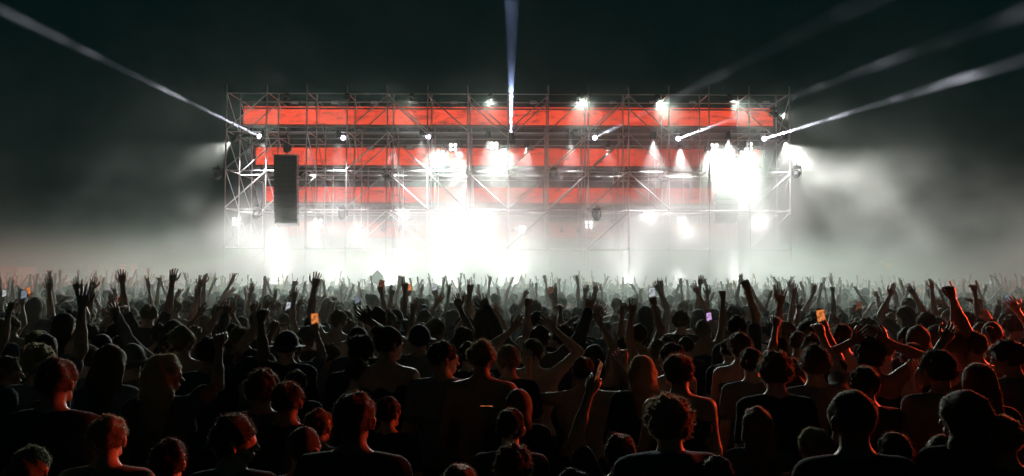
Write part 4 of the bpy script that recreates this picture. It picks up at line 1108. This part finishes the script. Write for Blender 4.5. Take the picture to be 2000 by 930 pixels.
Es = [(0,0,.25,1),(.25,0,1,.2),(.25,.42,.8,.6),(.25,.8,1,1)]; Ss = [(0,0,1,.2),(.75,.2,1,.45),(0,.42,1,.6),(0,.6,.25,.8),(0,.8,1,1)]; Is = [(.3,0,.7,1)]
letter(240, Es, red_l); letter(262, Ss, red_l, .45, .6)
for px in (156, 176, 198, 220): letter(px, Is, dim_l, .5)
m = MB(); xa, xb = at(150, 524, 66).x-sg.location.x, at(270, 524, 66).x-sg.location.x
for x in (xa, (xa+xb)/2, xb): m.tube((x,.12,0), (x,.12,2.6), .04)
m.tube((xa,.12,1.75), (xb,.12,1.75), .03); m.tube((xa,.12,2.5), (xb,.12,2.5), .03); m.build('frame', black, sg)
# yellow lit lamp box far right, small white lamp beside it
p = at(1734, 519, 52)
t = empty('yellow_light', (p.x, 52, 0), 0, 'square yellow light on a mast beyond the crowd, right of the stage', 'light')
MB().tube((0,0,0), (0,0,p.z-.2), .05).build('mast', black, t); MB().bbox((0,.08,p.z), (.52,.14,.5), .03).build('housing', black, t)
m = MB(); 
for i in (-1,1):
    for k in (-1,0,1): m.box((i*.12, -.005, p.z+k*.15), (.2,.02,.12))
m.build('lit_face', glow('yellow_face', (1,.62,.16), .9), t)
p = at(1723, 512.5, 52); t = empty('small_lamp', (p.x, 52, 0), 0, 'tiny white lamp point just left of the square yellow light', 'light')
MB().tube((0,0,0), (0,0,p.z-.05), .03).build('mast', black, t); MB().lathe([(.03,-.06),(.06,-.02),(.06,.03),(.02,.06)], 10, M=Matrix.Translation((0,0,p.z))).build('bulb', glow('white_point', (1,.95,.9), 3), t)
p = at(1810, 529, 52); t = empty('small_lamp', (p.x, 52, 0), 0, 'faintest white lamp point to the right of the square yellow light', 'light')
MB().tube((0,0,0), (0,0,p.z-.05), .03).build('mast', black, t); MB().lathe([(.02,-.04),(.04,-.01),(.04,.02),(.01,.04)], 10, M=Matrix.Translation((0,0,p.z))).build('bulb', glow('faint_point', (1,.95,.9), 2), t)
# folding fan with a red edge
p = at(247, 600, 11.4); t = empty('hand_fan', p, 0, 'open dark folding fan with a red edge held up in the left crowd', 'fan')
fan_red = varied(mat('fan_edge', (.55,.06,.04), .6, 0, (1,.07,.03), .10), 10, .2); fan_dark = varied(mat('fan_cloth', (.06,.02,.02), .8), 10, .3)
NR = 11
for i in range(NR):
    a0 = R(92 + 172*i/(NR-1)); d = Vector((math.cos(a0), 0, math.sin(a0)))
    MB().tube(Vector((0,.004,0)), d*.17+Vector((0,.004,0)), .003, n=4).build('rib', black, t)
leaf = MB(); vs = []; k = (NR-1)*2
for i in range(k+1):
    a0 = R(92 + 172*i/k); d = Vector((math.cos(a0), 0, math.sin(a0))); z = Vector((0, .004 if i % 2 else -.004, 0))
    vs += [d*.06+z, d*.155+z, d*.18+z]
leaf.add(vs, [(3*i, 3*i+1, 3*i+4, 3*i+3) for i in range(k)], 0); leaf.add(vs, [(3*i+1, 3*i+2, 3*i+5, 3*i+4) for i in range(k)], 1)
o = leaf.build('leaf', [fan_dark, fan_red], t); md = o.modifiers.new('thick', 'SOLIDIFY'); md.thickness = .0025
# a leaf-shaped fan raised in the far crowd
p = at(737, 549, 26); vs = []; 
prof = [(0,-.26),(.03,-.10),(.13,-.05),(.19,.06),(.17,.18),(.09,.28),(0,.36)]
m = MB()
for y in (-.006,.006): vs += [Vector((x,y,z)) for x,z in prof] + [Vector((-x,y,z)) for x,z in prof[-2:0:-1]]
n = len(vs)//2; m.add(vs, [tuple(range(n-1,-1,-1)), tuple(range(n,2*n))] + [(i,(i+1)%n,n+(i+1)%n,n+i) for i in range(n)], 0); m.tube((0,0,-.6),(0,0,-.1),.012,n=6)
o = m.build('paddle_fan', cloth_black); o.location = p; tag(o, 'dark leaf-shaped fan on a stick above the far crowd, below the second lit lamp', 'fan')
# phone lying flat-on with an orange screen strip in the dark centre foreground
add_phone('orange', at(950, 795, 4.6), 'phone held low, its thin bright strip glowing orange in the dark foreground', (R(-99), 0, 0), 1.0)
# ------------------------------------------------------------------ smoke (a real density grid) and thin haze
def gn_volume(name, lo, hi, res, density_fn, mtl, label):
    vol = bpy.data.volumes.new(name); o = bpy.data.objects.new(name, vol); link(o)
    ng = bpy.data.node_groups.new(name, 'GeometryNodeTree')
    ng.interface.new_socket('Geometry', in_out='INPUT', socket_type='NodeSocketGeometry')
    ng.interface.new_socket('Geometry', in_out='OUTPUT', socket_type='NodeSocketGeometry')
    out = ng.nodes.new('NodeGroupOutput'); vc = ng.nodes.new('GeometryNodeVolumeCube'); sm = ng.nodes.new('GeometryNodeSetMaterial')
    vc.inputs['Min'].default_value = lo; vc.inputs['Max'].default_value = hi
    for k, a in zip(('Resolution X','Resolution Y','Resolution Z'), res): vc.inputs[k].default_value = a
    sm.inputs['Material'].default_value = mtl
    N, L = ng.nodes, ng.links
    class F:   # tiny field algebra
        def __init__(s, sock): s.s = sock
        def op(s, o, b=None, c=None):
            n = N.new('ShaderNodeMath'); n.operation = o
            for i, x in enumerate((s, b, c)):
                if x is None: continue
                if isinstance(x, F): L.new(x.s, n.inputs[i])
                else: n.inputs[i].default_value = x
            return F(n.outputs[0])
        __add__ = lambda s, b: s.op('ADD', b); __radd__ = __add__
        __mul__ = lambda s, b: s.op('MULTIPLY', b); __rmul__ = __mul__
        __sub__ = lambda s, b: s.op('SUBTRACT', b)
        def __rsub__(s, b): return s.op('MULTIPLY', -1.0).op('ADD', b)
        def step(s, a, b, lo=0.0, hi=1.0):
            n = N.new('ShaderNodeMapRange'); n.interpolation_type = 'SMOOTHSTEP'
            L.new(s.s, n.inputs[0]); n.inputs[1].default_value = a; n.inputs[2].default_value = b
            n.inputs[3].default_value = lo; n.inputs[4].default_value = hi
            return F(n.outputs[0])
    pos = N.new('GeometryNodeInputPosition'); sep = N.new('ShaderNodeSeparateXYZ'); L.new(pos.outputs[0], sep.inputs[0])
    X, Y, Z = (F(sep.outputs[i]) for i in range(3))
    def noise(scale, detail=3.0, rough=0.55, off=(0,0,0), stretch=(1,1,1), dist=0.0):
        mp = N.new('ShaderNodeVectorMath'); mp.operation = 'MULTIPLY_ADD'
        L.new(pos.outputs[0], mp.inputs[0]); mp.inputs[1].default_value = [scale*a for a in stretch]; mp.inputs[2].default_value = off
        n = N.new('ShaderNodeTexNoise'); n.inputs['Scale'].default_value = 1.0; n.inputs['Detail'].default_value = detail
        n.inputs['Roughness'].default_value = rough; n.inputs['Distortion'].default_value = dist
        L.new(mp.outputs[0], n.inputs['Vector']); return F(n.outputs[0])
    d = density_fn(X, Y, Z, noise, F)
    L.new(d.s, vc.inputs['Density']); L.new(vc.outputs[0], sm.inputs['Geometry']); L.new(sm.outputs[0], out.inputs[0])
    md = o.modifiers.new('grid', 'NODES'); md.node_group = ng
    vol.render.step_size = 0.8
    tag(o, label, 'smoke', kind='stuff')
    return o
def vol_mat(name, col, dens, aniso):
    m = bpy.data.materials.new(name); m.use_nodes = True; nt = m.node_tree; nt.nodes.clear()
    o = nt.nodes.new('ShaderNodeOutputMaterial'); p = nt.nodes.new('ShaderNodeVolumePrincipled')
    p.inputs['Color'].default_value = (*col, 1); p.inputs['Density'].default_value = dens; p.inputs['Anisotropy'].default_value = aniso
    nt.links.new(p.outputs[0], o.inputs['Volume']); return m
smoke_m = vol_mat('stage_smoke', (0.90, 0.955, 0.905), 1.0, 0.4)

def smoke_density(X, Y, Z, noise, F):
    ax = (X - SX).op('ABSOLUTE')
    n1 = noise(0.14, 6, 0.62, (3.1, 0.4, 7.7), (1, 1, 1.2), 0.6)
    n2 = noise(0.45, 5, 0.65, (9.2, 5.5, 1.3), (1, 1, 1.1), 0.4)
    cl = n1.step(0.42, 0.60)                       # billows
    fine = n2.step(0.36, 0.66, 0.35, 1.6)
    # dense bank inside and in front of the stage, thinning upwards
    edge = (n1 - 0.5) * 9.0
    core = (ax + edge).step(13.0, 18.0, 1, 0) * (Z + edge * .6).step(3.6, 6.9, 1, 0) * Y.step(36.5, 40.0)
    core = core * (cl * 0.65 + 0.35) * fine * 0.30
    # billow risen higher over the centre and the right tower
    cx = (X + 2.6).op('ABSOLUTE').step(0.5, 5.0, 1, 0) + (X - 11.0).op('ABSOLUTE').step(2.0, 5.8, 1, 0) * 1.4
    rise = cx * (Z + edge * .5).step(7.0, 11.0, 1, 0) * Y.step(39.0, 42.0) * (cl * .8 + .2) * fine * 0.16
    # wings of smoke drifting out to both sides
    topL = (X * 0.42 + 12.6); topR = (X * -0.12 + 13.5)
    top = topL.op('MINIMUM', topR)
    wing = (Z + edge - top).step(-8.0, 0.5, 1, 0) * Y.step(35.0, 41.0) * Y.step(50, 58, 1, 0)
    wing = wing * (cl * 0.9 + 0.1) * fine * 0.17
    # thin veil round the stage, clumpy, that the beams light up
    veil = Y.step(4, 14) * Z.step(12, 20, 1.0, 0.5) * (noise(0.36, 4, 0.6, (1.0, 8.0, 4.0), (1,1,1), 0.8).step(0.50, 0.62) * 0.0028 + 0.00025) + Y.step(30, 38) * Z.step(6.5, 8.5) * Z.step(9.6, 10.8, 1, 0) * (0.0006 + 0.003 * cl)
    clear = Y.step(32, 36) * Z.step(9.1, 9.9) * X.op('ABSOLUTE').step(.9, 2.2) * ax.step(11.6, 13.0, 1, 0)      # veil thinned so the added top-tube lamps show no glow
    veil = veil * (1 - clear * .98)
    low = (Z + edge * .12).step(1.6, 3.8, 1, 0) * Y.step(7, 32) * ax.step(9, 24, 1, .2) * 0.095
    wisp = ((X + 3.0).op('ABSOLUTE').step(1, 5, 1, 0) * .8 + (X - 12.5).op('ABSOLUTE').step(2, 7, 1, 0) * 1.3) * (Z + edge * .4).step(11.5, 14.0, 1, 0) * Z.step(8.5, 10.5) * Y.step(41.5, 44) * (cl * .85 + .15) * fine * 0.035
    mid = (X - 7.5).op('ABSOLUTE').step(4, 8.5, 1, 0) * (Z + edge * .5).step(7.5, 9.5, 1, 0) * Z.step(4, 5.5) * Y.step(39.5, 42) * (cl * .8 + .2) * fine * 0.07
    d = mid + wisp + core + rise + wing + veil + low
    return d.op('MAXIMUM', 0.0)
smoke = gn_volume('stage_smoke', (-34, 3, 0.05), (34, 60, 20), (194, 163, 58), smoke_density, smoke_m,
                  'white stage smoke billowing through the scaffold and drifting out over the crowd')
